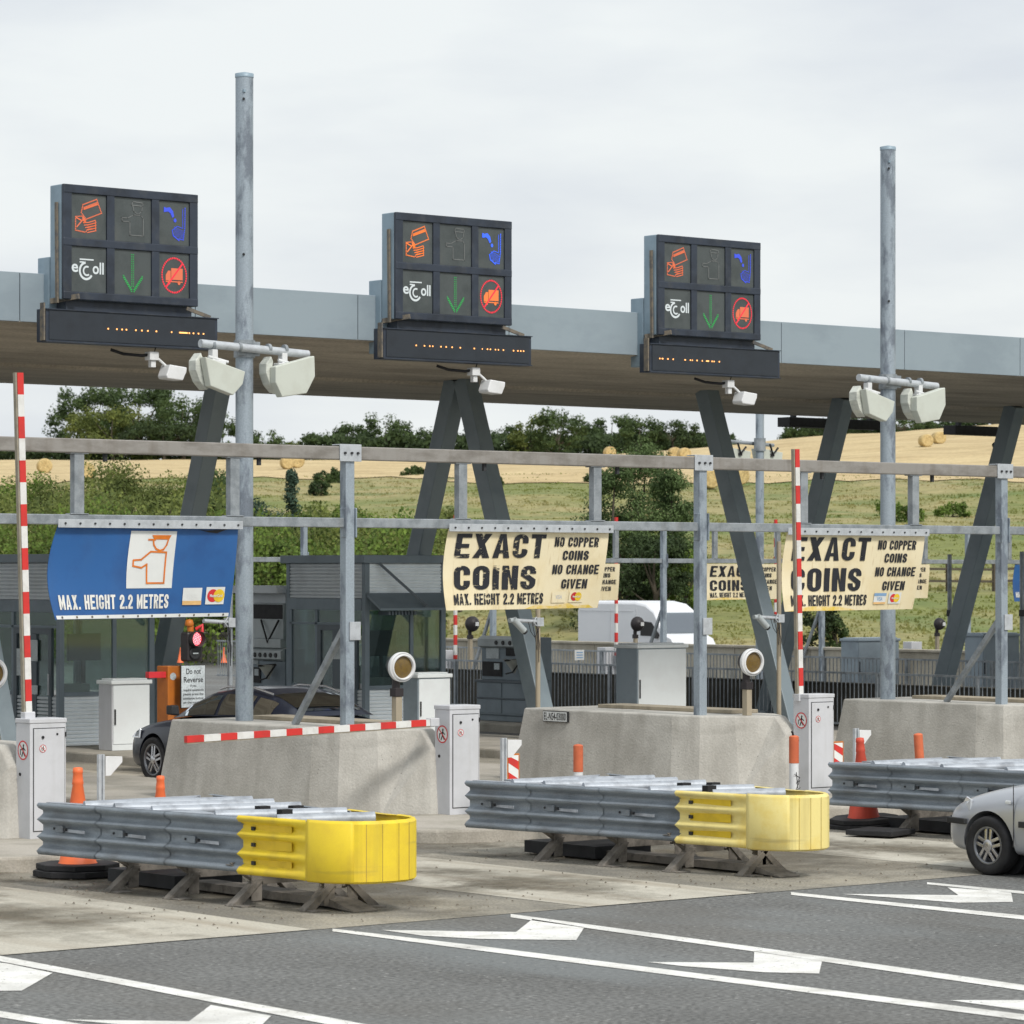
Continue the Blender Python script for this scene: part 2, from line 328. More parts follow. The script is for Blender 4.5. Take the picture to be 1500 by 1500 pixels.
M['basket'] = mat('coin_basket', (.55,.56,.51), .5, .1)
L_o = emis('orange_led', (1.,.22,.04), .9); L_b = emis('blue_led', (.03,.13,1.), 1.1); L_g = emis('green_led', (.02,.50,.09), .8)
L_r = emis('red_led', (.95,.02,.05), .9); L_w = emis('white_led', (.72,.78,.78), .8); L_f = mat('unlit_led', (.17,.18,.18), .6); L_a = emis('amber_led', (1.,.42,.12), 2.2)
L_o2 = emis('dim_orange_led', (.80,.17,.07), .85); L_b2 = emis('deep_blue_led', (.04,.09,.85), .8)

# ---------------------------------------------------------------- lettering
def text_geo(body, size, bold=.02, xs=1., align='CENTER', sp=1.0):
    cu = bpy.data.curves.new('t', 'FONT'); cu.body = body; cu.size = size; cu.offset = bold*size; cu.align_x = align; cu.space_character = sp
    cu.resolution_u = 4
    o = bpy.data.objects.new('t', cu); col.objects.link(o)
    bpy.context.view_layer.update()
    me = bpy.data.meshes.new_from_object(o.evaluated_get(bpy.context.evaluated_depsgraph_get()))
    vs = [Vector((v.co.x*xs, v.co.y, 0)) for v in me.vertices]; fs = [tuple(p.vertices) for p in me.polygons]
    bpy.data.objects.remove(o); bpy.data.curves.remove(cu); bpy.data.meshes.remove(me)
    return vs, fs
def conform(vs, fs, step):
    bm = bmesh.new(); V = [bm.verts.new(v) for v in vs]
    for f in fs:
        try: bm.faces.new([V[i] for i in f])
        except ValueError: pass
    xs = [v.x for v in vs]; ys = [v.y for v in vs]
    for lo, hi, ax in ((min(xs), max(xs), (1,0,0)), (min(ys), max(ys), (0,1,0))):
        t = lo+step
        while t < hi:
            bmesh.ops.bisect_plane(bm, geom=bm.verts[:]+bm.edges[:]+bm.faces[:], plane_co=Vector(ax)*t, plane_no=ax); t += step
    bm.verts.index_update(); r = ([v.co.copy() for v in bm.verts], [tuple(v.index for v in f.verts) for f in bm.faces]); bm.free()
    return r
def ring(cx, cy, r0, r1, n=36, sx=1., a0=0, a1=360):
    vs = []; fs = []
    for i in range(n+1):
        t = R_(a0+(a1-a0)*i/n)
        vs.append(Vector((cx+math.cos(t)*r0*sx, cy+math.sin(t)*r0, 0))); vs.append(Vector((cx+math.cos(t)*r1*sx, cy+math.sin(t)*r1, 0)))
    for i in range(n): fs.append((2*i, 2*i+1, 2*i+3, 2*i+2))
    return vs, fs
def disc(cx, cy, r, n=32, sx=1.):
    return [Vector((cx+math.cos(2*PI*i/n)*r*sx, cy+math.sin(2*PI*i/n)*r, 0)) for i in range(n)], [tuple(range(n))]
def line2(pts, w, closed=False):
    vs = []; fs = []; pts = [Vector((p[0], p[1], 0)) for p in pts]
    seq = list(zip(pts[:-1], pts[1:]))
    if closed: seq.append((pts[-1], pts[0]))
    for a, b in seq:
        d = (b-a).normalized(); q = Vector((-d.y, d.x, 0))*(w/2); a2 = a-d*(w*.45); b2 = b+d*(w*.45); k = len(vs)
        vs += [a2+q, a2-q, b2-q, b2+q]; fs.append((k, k+1, k+2, k+3))
    return vs, fs
def dots2(pts, size, gap, closed=False):
    vs = []; fs = []; pts = [Vector((p[0], p[1], 0)) for p in pts]
    seq = list(zip(pts[:-1], pts[1:]))
    if closed: seq.append((pts[-1], pts[0]))
    for a, b in seq:
        n = max(1, round((b-a).length/gap))
        for i in range(n):
            c = a+(b-a)*(i/n); k = len(vs); h = size/2
            vs += [c+Vector((-h,-h*.9,0)), c+Vector((h,-h*.9,0)), c+Vector((h,h*.9,0)), c+Vector((-h,h*.9,0))]; fs.append((k,k+1,k+2,k+3))
    return vs, fs
def rect2(x0, y0, x1, y1): return [Vector((x0,y0,0)), Vector((x1,y0,0)), Vector((x1,y1,0)), Vector((x0,y1,0))], [(0,1,2,3)]
def poly2(pts): return [Vector((p[0], p[1], 0)) for p in pts], [tuple(range(len(pts)))]
class Decal:
    """flat artwork laid on a surface through a mapping (x, y, lift) -> world point"""
    def __init__(s, fn, step=None): s.fn = fn; s.mb = MB(); s.step = step
    def put(s, g, dx=0, dy=0, lift=.004):
        vs, fs = g; vs = [Vector((v.x+dx, v.y+dy, 0)) for v in vs]
        if s.step: vs, fs = conform(vs, fs, s.step)
        s.mb.add([s.fn(v.x, v.y, lift) for v in vs], fs); return s
    def build(s, name, m, parent): return s.mb.build(name, m, parent, fix=False)
def flatmap(org, ex, ey, no):
    org = Vector(org); ex = Vector(ex); ey = Vector(ey); no = Vector(no)
    return lambda x, y, l: org+ex*x+ey*y+no*l

# condensed block capitals drawn stroke by stroke
def glyph(ch, w=.50, s=.195, t=.165):
    P_ = []; r = .25
    def R(a, b, c, d): P_.append([(a,b),(c,b),(c,d),(a,d)])
    def arc(cy, a0, a1, ry=r, x0=0., x1=None, up=True):
        x1 = w if x1 is None else x1; cx = (x0+x1)/2; rx = (x1-x0)/2; n = 7
        for i in range(n):
            u0, u1 = R_(a0+(a1-a0)*i/n), R_(a0+(a1-a0)*(i+1)/n)
            P_.append([(cx+rx*math.cos(u0), cy+ry*math.sin(u0)), (cx+rx*math.cos(u1), cy+ry*math.sin(u1)), (cx+(rx-s)*math.cos(u1), cy+(ry-t)*math.sin(u1)), (cx+(rx-s)*math.cos(u0), cy+(ry-t)*math.sin(u0))])
    top = lambda: arc(1-r, 0, 180); bot = lambda: arc(r, 180, 360)
    if ch == 'E': R(0,0,s,1); R(s,0,w,t); R(s,1-t,w,1); R(s,.5-t/2,w*.9,.5+t/2)
    elif ch == 'T': R(0,1-t,w,1); R(w/2-s/2,0,w/2+s/2,1-t)
    elif ch == 'I': w = s; R(0,0,s,1)
    elif ch == 'H': R(0,0,s,1); R(w-s,0,w,1); R(s,.5-t/2,w-s,.5+t/2)
    elif ch == 'N': R(0,0,s,1); R(w-s,0,w,1); P_.append([(s,1),(s,.62),(w-s,0),(w-s,.38)])
    elif ch == 'M': w = .64; R(0,0,s,1); R(w-s,0,w,1); P_.append([(s,1),(s,.55),(w/2,.0),(w/2,.48)]); P_.append([(w-s,1),(w/2,.48),(w/2,.0),(w-s,.55)])
    elif ch == 'X': w = .56; P_.append([(0,1),(s*1.15,1),(w,0),(w-s*1.15,0)]); P_.append([(w,1),(w-s*1.15,1),(w/2-.09,.60),(w/2,.42)]); P_.append([(0,0),(s*1.15,0),(w/2+.09,.40),(w/2,.58)])
    elif ch == 'A': w = .56; P_.append([(0,0),(s,0),(w/2,.83),(w/2,1),(w/2-.10,1)]); P_.append([(w,0),(w/2+.10,1),(w/2,1),(w/2,.83),(w-s,0)]); R(w/2-.10,.19,w/2+.10,.19+t*.85)
    elif ch == 'V': w = .54; P_.append([(0,1),(s,1),(w/2,.17),(w/2,0),(w/2-.09,0)]); P_.append([(w,1),(w/2+.09,0),(w/2,0),(w/2,.17),(w-s,1)])
    elif ch == 'O': top(); bot(); R(0,r,s,1-r); R(w-s,r,w,1-r)
    elif ch == 'D': R(0,0,s,1); R(s,0,w*.6,t); R(s,1-t,w*.6,1); P_.append([(w*.6,0),(w,.2),(w-s,.26),(w*.6,t)]); P_.append([(w*.6,1),(w*.6,1-t),(w-s,.74),(w,.8)]); P_.append([(w,.2),(w,.8),(w-s,.74),(w-s,.26)])
    elif ch == 'C': top(); bot(); R(0,r,s,1-r); R(w-s,.62,w,1-r); R(w-s,r,w,.38)
    elif ch == 'G': top(); bot(); R(0,r,s,1-r); R(w-s,.64,w,1-r); R(w-s,r,w,.50); R(w*.52,.50-t*.9,w-s,.50)
    elif ch == 'S': top(); bot(); R(w-s,.66,w,1-r); R(0,r,s,.34); R(0,.68,s,1-r); R(w-s,r,w,.32); P_.append([(0,.68),(.0,.58),(w-s,.32),(w,.32),(w,.42),(s,.68)])
    elif ch == '2': top(); R(0,.64,s,1-r); R(w-s,.68,w,1-r); P_.append([(w-s,.68),(w,.68),(w*.98,.56),(s*1.1,t),(0,t),(0,.22)]); R(0,0,w,t)
    elif ch in 'PR':
        R(0,0,s,1); R(s,1-t,w*.55,1); R(s,.44,w*.55,.44+t*.9); P_.append([(w*.55,1),(w*.55,1-t),(w-s,.80),(w,.86)]); P_.append([(w,.86),(w-s,.80),(w-s,.66),(w,.58)]); P_.append([(w,.58),(w-s,.66),(w*.55,.44+t*.9),(w*.55,.44)])
        if ch == 'R': P_.append([(w*.42,.44),(w*.80,.46),(w,0),(w-s*1.05,0)])
    elif ch == '.': w = s; R(0,0,s,s*.95)
    elif ch == 'L': R(0,0,s,1); R(s,0,w,t)
    elif ch == '-': w = .32; R(0,.42,.32,.57)
    elif ch == '0': top(); bot(); R(0,r,s,1-r); R(w-s,r,w,1-r)
    elif ch == '3': top(); bot(); R(w-s,r,w,1-r); R(0,.68,s,1-r); R(0,r,s,.32); R(w*.4,.43,w-s,.57)
    elif ch == '4': R(w-s*1.1,0,w-.02,1); R(0,.2,w-s*1.1,.2+t); P_.append([(0,.2+t),(s,.2+t),(w-s*1.1,.72),(w-s*1.1,1)])
    elif ch == ' ': w = .26
    return P_, w
def block(txt, height, width, slant=0.):
    vs = []; fs = []; x = 0
    for ch in txt:
        ps, w = glyph(ch)
        for p in ps:
            k = len(vs); vs += [Vector((x+a, b, 0)) for a, b in p]; fs.append(tuple(range(k, k+len(p))))
        x += w+.095
    x -= .095; f = width/x
    return [Vector((v.x*f+slant*v.y*height, v.y*height, 0)) for v in vs], fs
# ================================================================ THE SETTING
sc.render.resolution_x = 1024; sc.render.resolution_y = 1024
U = [18.85, 24.6, 30.45, 36.2, 41.95]          # one island per lane
def struct(mb, name, m, **k):
    o = mb.build(name, m, **k); o['kind'] = 'structure'; return o
def sheet(name, pts, z, m, sub=0):
    mb = MB(); mb.add([(p[0], p[1], z) for p in pts], [tuple(range(len(pts)))]); return struct(mb, name, m)
# ground: one sheet, flat by the plaza and rising to the hill beyond the far carriageway
def gz(u, v):
    p = dep(u, v)
    pts = [(105,0),(140,2.2),(250,10.1),(330,13.2),(430,17.4),(470,18.2),(520,17.5),(900,12),(3000,8)]
    g = 0
    for (a, za), (b, zb) in zip(pts[:-1], pts[1:]):
        if p >= a: g = za+(zb-za)*min(1, (p-a)/(b-a))
    lat = (u*SA-v*CA)/max(p, 1)               # the hill climbs a little to the right
    g *= 1+2.0*max(0, lat-.01)*min(1, max(0,(p-250)/150))
    e = .17*max(0, u-74)
    z = min(g, e)
    if z > .3: z += .5*noise.noise(Vector((u*.05, v*.05, 0)))*min(1, z/3)+.18*noise.noise(Vector((u*.3, v*.3, 4)))*min(1, z/2)
    return z
def grid(name, us, vs, m, f=lambda u, v: True, dz=0):
    mb = MB(); pts = [(u, v, gz(u, v)+dz) for v in vs for u in us]; n = len(us); fs = []
    for j in range(len(vs)-1):
        for i in range(n-1):
            if f((us[i]+us[i+1])/2, (vs[j]+vs[j+1])/2): fs.append((j*n+i, j*n+i+1, (j+1)*n+i+1, (j+1)*n+i))
    mb.add(pts, fs, True); return struct(mb, name, m, fix=False)
def grassmat():
    m = mat('meadow_grass', (.165,.185,.045), .95, 0, scale=.05, c2=(.30,.26,.115), lo=.42, hi=.58, fine=.20, fscale=1.6, bump=.3, bscale=3, world=True, det=10)
    return streak(m, .6, (.09,.15,.03), (.16,.16,.16), .52, .66)
def strawmat():
    m = mat('straw_stubble', (.56,.44,.235), .95, 0, scale=.12, c2=(.45,.34,.175), lo=.4, hi=.65, fine=.16, fscale=2.5, world=True, bump=.3, bscale=4, det=9)
    return streak(m, .5, (.27,.19,.08), (.08,.5,1), .52, .7)
M['grass'] = grassmat(); M['straw'] = strawmat()
M['green'] = mat('leaf_litter', (.05,.065,.02), .95, 0, scale=.3, world=True)
def steps(a, b, s):
    r = []; t = a
    while t < b: r.append(t); t += s
    return r+[b]
us = [-3000,-1000,-300,-100,-20,20,50,70]+steps(74, 200, 2.5)+steps(206, 420, 6)+[460,520,640,900,1500,3000]
vs = [-3000,-800,-200,-50,0,30,40]+steps(46, 260, 3)+steps(266, 460, 7)+[500,600,800,1200,3000]
isasph = lambda u, v: u < 74
def isstraw(u, v):
    p = dep(u, v); lat = (u*SA-v*CA)/p
    return 243+26*noise.noise(Vector((u*.03, v*.03, 2)))+ (0 if lat > -.02 else 14) < p < 440 and u > 74
grid('road', us, vs, M['asph'], lambda u, v: isasph(u, v), 0)
grid('hillside', us, vs, M['grass'], lambda u, v: not isasph(u, v), 0)
grid('straw_field', us, vs, M['straw'], isstraw, .06)
# concrete lane slabs and the grimy strips round the barriers (each a sheet 4 mm above the last)
for k, (a, b) in enumerate(((8.6,10.9),(13.7,16.7),(19.75,21.85),(25.35,27.6),(31.2,33.4),(37,39.1))):
    o = sheet('concrete_lane', [(a,23.05),(b,23.05),(b,46),(a,46)], .007, M['slab'])
for k, (a, b) in enumerate(((10.9,13.7),(16.7,19.75),(21.85,25.35),(27.6,31.2),(33.4,37))):
    sheet('grimy_strip', [(a,23.05),(b,23.05),(b,46),(a,46)], .004, M['dirt'])
o = sheet('red_surfacing', [(21.9,33.5),(26.1,33.5),(28.4,36.0),(28.6,41.0),(22.6,41.0)], .012, M['red_surf'])
# island kerbs
def island(u0, u1, v0, v1, h=.16):
    mb = MB(); r = .7; pts = []
    def arc(cx, cy, a0, a1):
        for i in range(7):
            t = R_(a0+(a1-a0)*i/6); pts.append((cx+r*math.cos(t), cy+r*math.sin(t), 0))
    arc(u0+r, v0+r, 180, 270); arc(u1-r, v0+r, 270, 360); arc(u1-r, v1-r, 0, 90); arc(u0+r, v1-r, 90, 180)
    mb.prism(pts, (0,0,-.2), (0,0,h))
    return struct(mb, 'island_kerb', M['kerb'], bevel=.03)
for k, uu in enumerate(U): island(uu-1.75, uu+1.35, 29.3, 57)
island(11.4, 14.5, 29.3, 57)
# painted markings
for uu, vv, a, b_ in ((18.6,25.6,2.3,4.2),(24.3,25.6,2.3,4.0),(30.2,25.8,2.3,4.0),(15.2,25.2,1.2,3.2),(20.9,24.9,1.0,2.6),(26.5,25.2,1.0,2.8),(22.4,30.5,2,3),(16.5,30,2,3)):
    o = sheet('ground_stain', [(uu-a,max(23.06,vv-b_)),(uu+a,max(23.06,vv-b_)),(uu+a,vv+b_),(uu-a,vv+b_)], .0115+.0008*random.random(), M['stain'])
def mark(name, px, z=.005):
    mb = MB(); pts = [G(x, y) for x, y in px]; mb.add([(p.x, p.y, z) for p in pts], [tuple(range(len(pts)))]); return struct(mb, name, M['paint'])
def pline(x0, y0, x1, y1, t0, t1):
    mark('lane_line', [(x0,y0),(x1,y1),(x1,y1+t1),(x0,y0+t0)])
pline(-260,1354,0,1401,6,8); pline(0,1401,560,1506,8,11); pline(-200,1450,200,1514,8,10)
pline(487,1361,700,1386,4,7); pline(700,1386,1700,1512,7,9)
pline(748,1339.5,1100,1387,5,7); pline(1100,1387,1700,1472,7,9)
pline(1158.7,1307.5,1700,1362,4,7); pline(1358,1293,1700,1325,3,5)
mark('lane_arrow', [(-60,1405),(10,1412),(77,1426),(32,1452),(-60,1453)])
mark('lane_arrow', [(97,1494.5),(277,1497),(309,1473),(397,1489),(372,1514),(260,1512),(180,1502)])
mark('lane_arrow', [(559,1363),(756,1366),(780,1347),(856,1359),(844,1378),(700,1376),(620,1371.5)])
mark('lane_arrow', [(948,1410),(1104,1411),(1105,1394),(1204,1409),(1200,1427),(1119,1425),(1000,1416)])
mark('lane_arrow', [(1233,1310.2),(1404,1312),(1388,1300.7),(1481,1307.6),(1484,1322),(1404,1323),(1300,1315)])
mark('lane_arrow', [(1391,1466),(1520,1466),(1530,1450),(1620,1462),(1610,1484),(1500,1481)])
# loose grit on the apron
mb = MB()
for i in range(900):
    k = random.choice((0,1,2,3)); uu = 14+5.75*k+random.gauss(3.6, 1.3); v = random.triangular(23.1, 30, 24)
    s = random.uniform(.006, .02); a = random.uniform(0, 3)
    p = Vector((uu, v, .012)); q = [p+Vector((math.cos(a+t)*s*random.uniform(.6,1.3), math.sin(a+t)*s, 0)) for t in (0,2.1,4.2)]
    mb.add(q+[p+Vector((0,0,s*.9))], [(0,1,3),(1,2,3),(2,0,3)])
mb2 = mb.build('loose_grit', mat('grit', (.16,.14,.11), .95, fine=.4)); tag(mb2, 'loose grit and small stones scattered on the apron', 'grit', kind='stuff')
# ---------------------------------------------------------------- grass tufts on the slope
def tufts():
    mb = MB(); rnd = random.Random(3)
    for i in range(26000):
        D = 102+150*rnd.random()**1.1; px = rnd.uniform(-150, 1650); r = (px-750)/F*D; u = SA*r+CA*D; v = -CA*r+SA*D
        if u < 75: continue
        z = gz(u, v)-.05
        for b in range(4):
            a = rnd.uniform(0, 6.28); s = rnd.uniform(.05, .12); h = rnd.uniform(.04, .15)*(1+.7*noise.noise(Vector((u*.1, v*.1, 9)))); dx = rnd.gauss(0, .2); dy = rnd.gauss(0, .2)
            lx = rnd.gauss(0, .15)
            mb.add([(u+dx-math.cos(a)*s, v+dy-math.sin(a)*s, z), (u+dx+math.cos(a)*s, v+dy+math.sin(a)*s, z), (u+dx+lx, v+dy+lx, z+h)], [(0,1,2)])
    m = streak(mat('tuft_grass', (.21,.235,.06), .9, 0, scale=.05, c2=(.38,.33,.15), lo=.42, hi=.58, fine=.22, fscale=2.2, world=True, det=10), .5, (.10,.16,.035), (.16,.16,.16), .52, .66)
    nt = m.node_tree; L = nt.links.new; b = nt.nodes['Principled BSDF']; tr = nn(nt, 'ShaderNodeBsdfTranslucent'); L(b.inputs['Base Color'].links[0].from_socket, tr.inputs[0]); ms = nn(nt, 'ShaderNodeMixShader'); ms.inputs[0].default_value = .55
    L(b.outputs[0], ms.inputs[1]); L(tr.outputs[0], ms.inputs[2]); L(ms.outputs[0], nt.nodes['Material Output'].inputs[0])
    o = mb.build('tall_grass', m, fix=False); tag(o, 'tall green and straw coloured grass on the slope', 'grass', kind='stuff')
tufts()
# ---------------------------------------------------------------- trees
def leafmat(name, c, c2):
    m = mat(name, c, .75, 0, scale=.55, c2=c2, lo=.4, hi=.62, fine=.35, fscale=5, spec=.25)
    nt = m.node_tree; b = nt.nodes['Principled BSDF']
    L = nt.links.new; tr = nn(nt, 'ShaderNodeBsdfTranslucent'); L(b.inputs['Base Color'].links[0].from_socket, tr.inputs[0]); ms = nn(nt, 'ShaderNodeMixShader'); ms.inputs[0].default_value = .3
    L(b.outputs[0], ms.inputs[1]); L(tr.outputs[0], ms.inputs[2]); L(ms.outputs[0], nt.nodes['Material Output'].inputs[0])
    return m
LM = {'oak': leafmat('oak_leaf', (.09,.135,.045), (.046,.074,.03)), 'olive': leafmat('olive_leaf', (.17,.20,.05), (.085,.115,.034)),
      'bright': leafmat('bright_leaf', (.17,.25,.045), (.075,.125,.028)), 'teal': leafmat('teal_leaf', (.085,.14,.095), (.045,.075,.052)), 'poplar': leafmat('poplar_leaf', (.13,.19,.07), (.062,.10,.038)), 'dark': leafmat('dark_leaf', (.062,.096,.036), (.036,.056,.025))}
M['bark'] = mat('bark', (.09,.075,.055), .95, 0, scale=4, bump=.5)
def crown_pts(rnd, shape, rad, hgt, n, leaf):
    """leaf clumps set round many boughs, in metres; base of the tree at z = 0"""
    vs = []; fs = []; boughs = []
    nb = {'round': 38, 'cone': 60, 'bush': 44, 'tall': 60}[shape]
    for i in range(nb):
        a = rnd.uniform(0, 6.283)
        if shape == 'round':
            z = .20+.72*rnd.random(); rr = (1-((z-.52)/.56)**2)**.5 if abs(z-.52) < .54 else .2; rr *= .84*rnd.uniform(.25, 1)**.5; s = rnd.uniform(.15, .30)
        elif shape == 'bush':
            z = .04+.84*rnd.random(); rr = (1-(max(0, z-.25)/.78)**2)**.5*.84*rnd.uniform(.25, 1)**.5; s = rnd.uniform(.14, .27)
        elif shape == 'tall':
            z = .05+.87*rnd.random(); rr = (.78 if z < .55 else .78*(1-(z-.55)/.50))*rnd.uniform(.2, 1)**.5; s = rnd.uniform(.12, .24)
        else:
            z = .04+.92*rnd.random(); rr = (1-z)*.9*rnd.uniform(.4, 1); s = .07+.15*(1-z)
        boughs.append((Vector((math.cos(a)*rr*rad, math.sin(a)*rr*rad, z*hgt)), s*(rad+hgt*.5)*.62))
    for i in range(n):
        c, s = rnd.choice(boughs)
        d = Vector((rnd.gauss(0,1), rnd.gauss(0,1), rnd.gauss(0,1))).normalized()*(s*rnd.random()**.42)
        if d.z < 0: d.z *= .5
        p = c+d; p.z = max(.02, p.z); k = rnd.uniform(.6, 1.35)*leaf
        nrm = (d.normalized()*.9+Vector((0,0,.45))+Vector((rnd.gauss(0,.55), rnd.gauss(0,.55), rnd.gauss(0,.55)))).normalized()
        x = nrm.cross(Vector((rnd.gauss(0,1), rnd.gauss(0,1), .3))).normalized(); y = nrm.cross(x)
        b = len(vs); vs += [p-x*k, p-y*k*.6+nrm*k*.2, p+x*k, p+y*k*.6]; fs.append((b, b+1, b+2, b+3))
    return vs, fs, boughs
TR = random.Random(11)
def tree(label, px, ytop, ybase, wpx, D, mk, shape, group, name='tree', seed=None):
    b = P(px, ybase, D); g = gz(b.x, b.y); top = P(px, ytop, D).z
    b.z = g-.1
    hgt = max(1.0, (top-b.z)*1.03); rad = wpx*D/F/2
    area = (2*rad*hgt)/(D*D)*F*F*.466          # pixels covered in the render
    leaf = max(.055, 1.75*D/F/.683*(.85 if D < 300 else .80)); lpx = (2*leaf*F/D*.683)**2*.38
    n = int(min(17000, max(1400, area/lpx*3.8)))
    vs, fs, bo = crown_pts(TR, shape, rad, hgt, n, leaf)
    t = thing(name, b, label, 'bush' if name == 'bush' else 'tree', group)
    mc = MB(); mc.add([v+b for v in vs], fs); mc.build('crown', LM[mk], t, fix=False)
    mt = MB(); q = min(rad, hgt*.5)
    mt.tube([b+Vector((0,0,-.3)), b+Vector((.05*q,0,.25*hgt)), b+Vector((-.04*q,.03*q,.5*hgt)), b+Vector((0,0,.8*hgt))], .075*q+.03, 8, True, .02)
    for c, s in bo[:9]: mt.tube([b+Vector((0,0,max(.12*hgt, c.z*.45))), b+Vector((c.x*.55,c.y*.55,c.z*.72)), b+c], .035*q+.01, 5, True, .01)
    mt.build('trunk', M['bark'], t)
    return t
def mass(name, label, mk, pxs, yt, D, depth, n, leaf, base=None):
    """a continuous thicket or hedge that no one could count"""
    mb = MB(); rnd = random.Random(5)
    for i in range(n):
        px = rnd.uniform(*pxs); d = D+rnd.uniform(-depth, depth); top = yt(px)+7*noise.noise(Vector((px*.045, d*.05, 1)))+4*noise.noise(Vector((px*.14, d*.2, 3)))
        q = P(px, top, d); g = gz(q.x, q.y); f = rnd.random()**.7
        z = g+(q.z-g)*f*(1-.12*rnd.random()); p = Vector((q.x, q.y, z)); k = rnd.uniform(.6, 1.3)*leaf
        nrm = Vector((rnd.gauss(-.3,.6), rnd.gauss(-.4,.6), .5+rnd.gauss(0,.5))).normalized(); x = nrm.cross(Vector((rnd.gauss(0,1), rnd.gauss(0,1), .3))).normalized(); y = nrm.cross(x)
        mb.add([p-x*k, p-y*k*.6+nrm*k*.2, p+x*k, p+y*k*.6], [(0,1,2,3)])
    o = mb.build(name, LM[mk], fix=False); tag(o, label, name.replace('_', ' '), kind='stuff')
mass('hedgerow', 'dark hedgerow undergrowth along the ridge under the trees', 'dark', (-120, 1075), lambda x: 650 if x < 450 else 636, 452, 6, 17000, .36)
mass('thicket', 'bright leafy undergrowth in front of the thicket behind the booths', 'bright', (-120, 640), lambda x: 745+26*math.sin(x*.027+1)+(0 if x < 335 else 22), 112, 4, 22000, .08)
mass('hedgerow', 'dark hedgerow undergrowth along the right end of the ridge', 'dark', (1150, 1640), lambda x: 628, 452, 6, 10000, .36)
mass('thicket', 'dense green thicket on the bank behind the booths', 'olive', (-120, 655), lambda x: (712 if x < 335 else 738 if x < 480 else 758)+12*math.sin(x*.035), 118, 8, 42000, .085)
GF = 'trees along the top of the hill'
far = [(-40,640,90,'dark','hedge tree at the left edge of the ridge'),(30,655,90,'dark','low dark tree just left of the big ridge clump'),
 (128,566,110,'oak','leftmost tall tree of the big ridge clump, leaning left'),(205,564,130,'oak','highest broad tree in the big ridge clump'),(165,600,150,'olive','tree low in the middle of the big ridge clump'),
 (268,585,120,'oak','tree right of the highest one in the ridge clump'),(318,612,100,'oak','tree of the ridge clump behind the far left canopy strut'),(240,618,120,'dark','dark lower tree at the foot of the ridge clump'),
 (385,630,80,'oak','last low tree at the right end of the ridge clump'),(425,648,70,'olive','pale low tree on the ridge above the first two bales'),(468,634,70,'oak','small rounded tree on the ridge left of the gantry post joint'),
 (517,624,60,'oak','tree on the ridge just above the gantry post joint'),(566,606,82,'oak','domed tree standing highest between the first two gantry posts'),(618,630,80,'oak','low tree on the ridge right of the domed one'),
 (700,632,70,'dark','ridge tree seen through the inverted V of struts'),(738,626,50,'oak','ridge tree touching the right leg of the inverted V'),(778,604,64,'olive','paler round ridge tree left of the twin domes'),(818,606,84,'oak','broad ridge tree beside the paler round one'),
 (862,625,60,'dark','small dark ridge tree in the dip between the broad ones'),(897,609,72,'oak','ridge tree above the pair of tall roadside trees'),(938,612,84,'oak','wide ridge tree above the tall roadside trees'),(985,620,80,'dark','ridge tree sloping down toward the slanting strut'),(1030,636,66,'oak','last ridge tree left of the slanting strut'),(1058,652,50,'oak','tiny ridge tree right of the slanting strut'),
 (1175,630,60,'oak','ridge tree left of the dark board under the canopy'),(1215,618,90,'dark','ridge tree directly below the dark board under the canopy'),(1270,612,90,'dark','ridge tree left of the right mast'),(1325,612,90,'oak','ridge tree right of the right mast above the two bales'),(1380,618,80,'dark','ridge tree half under the canopy edge beyond the bales'),(1425,626,70,'dark','rightmost ridge tree near the last strut')]
for i, (px, yt, w, mk, lb) in enumerate(far):
    base = 672 if px < 450 else (664 if px < 1100 else 652)
    tree(lb, px, yt, base, w*1.25, 446+random.uniform(-8, 14), mk, 'round' if i % 2 else 'bush', GF)
GN = 'trees and bushes between the booths and the field'
near = [(-20,688,150,'olive','bush',132,'tall olive bush cut by the left edge'),(40,672,130,'bright','bush',128,'pale green bush under the first bale'),(92,694,120,'olive','bush',124,'olive bush left of the blue banner'),
 (140,660,130,'olive','bush',130,'tall olive tree above the left half of the blue banner'),(196,672,140,'olive','bush',127,'broad olive bush above the middle of the blue banner'),(250,690,120,'olive','bush',124,'rounded bush above the right half of the blue banner'),
 (285,680,80,'bright','bush',130,'bush beside the far left strut'),(318,670,76,'poplar','bush',122,'slim green tree between the far left strut and the mast'),(335,740,60,'oak','bush',118,'dark bush right behind the left mast'),
 (395,706,90,'teal','bush',122,'blue green bush right of the left mast'),(428,688,52,'teal','cone',124,'pointed blue green conifer below the twin bales'),(468,738,80,'bright','bush',118,'bright bush above the second booth roof'),(400,776,90,'bright','bush',112,'bright green bush left of the second booth'),
 (520,728,100,'bright','bush',120,'leafy bush behind the first gantry post'),(575,756,90,'bright','bush',118,'leafy bush over the right end of the booth roof'),(610,770,60,'olive','bush',122,'small olive bush behind the left leg of the inverted V'),
 (648,735,60,'olive','bush',150,'bush between the inverted V legs'),
 (900,664,110,'poplar','tall',126,'left tree of the tall pair behind the white van'),(945,648,130,'poplar','tall',130,'tallest roadside tree behind the white van'),(985,684,90,'poplar','tall',128,'right tree of the tall pair beside the second gantry post'),(905,760,110,'dark','bush',122,'dark undergrowth at the foot of the tall roadside trees'),(960,780,110,'dark','bush',121,'dark undergrowth left of the second gantry post'),(1004,800,60,'bright','bush',122,'light undergrowth behind the second gantry post'),
 (1203,880,66,'dark','bush',112,'dark round bush below the third cream banner'),(1225,905,40,'oak','bush',112,'small bush right under the third cream banner')]
for i, (px, yt, w, mk, sh, D, lb) in enumerate(near):
    tree(lb, px, yt, 985, w*1.15, D, mk, sh, GN, name='bush' if sh == 'bush' and 'tree' not in lb else 'tree')
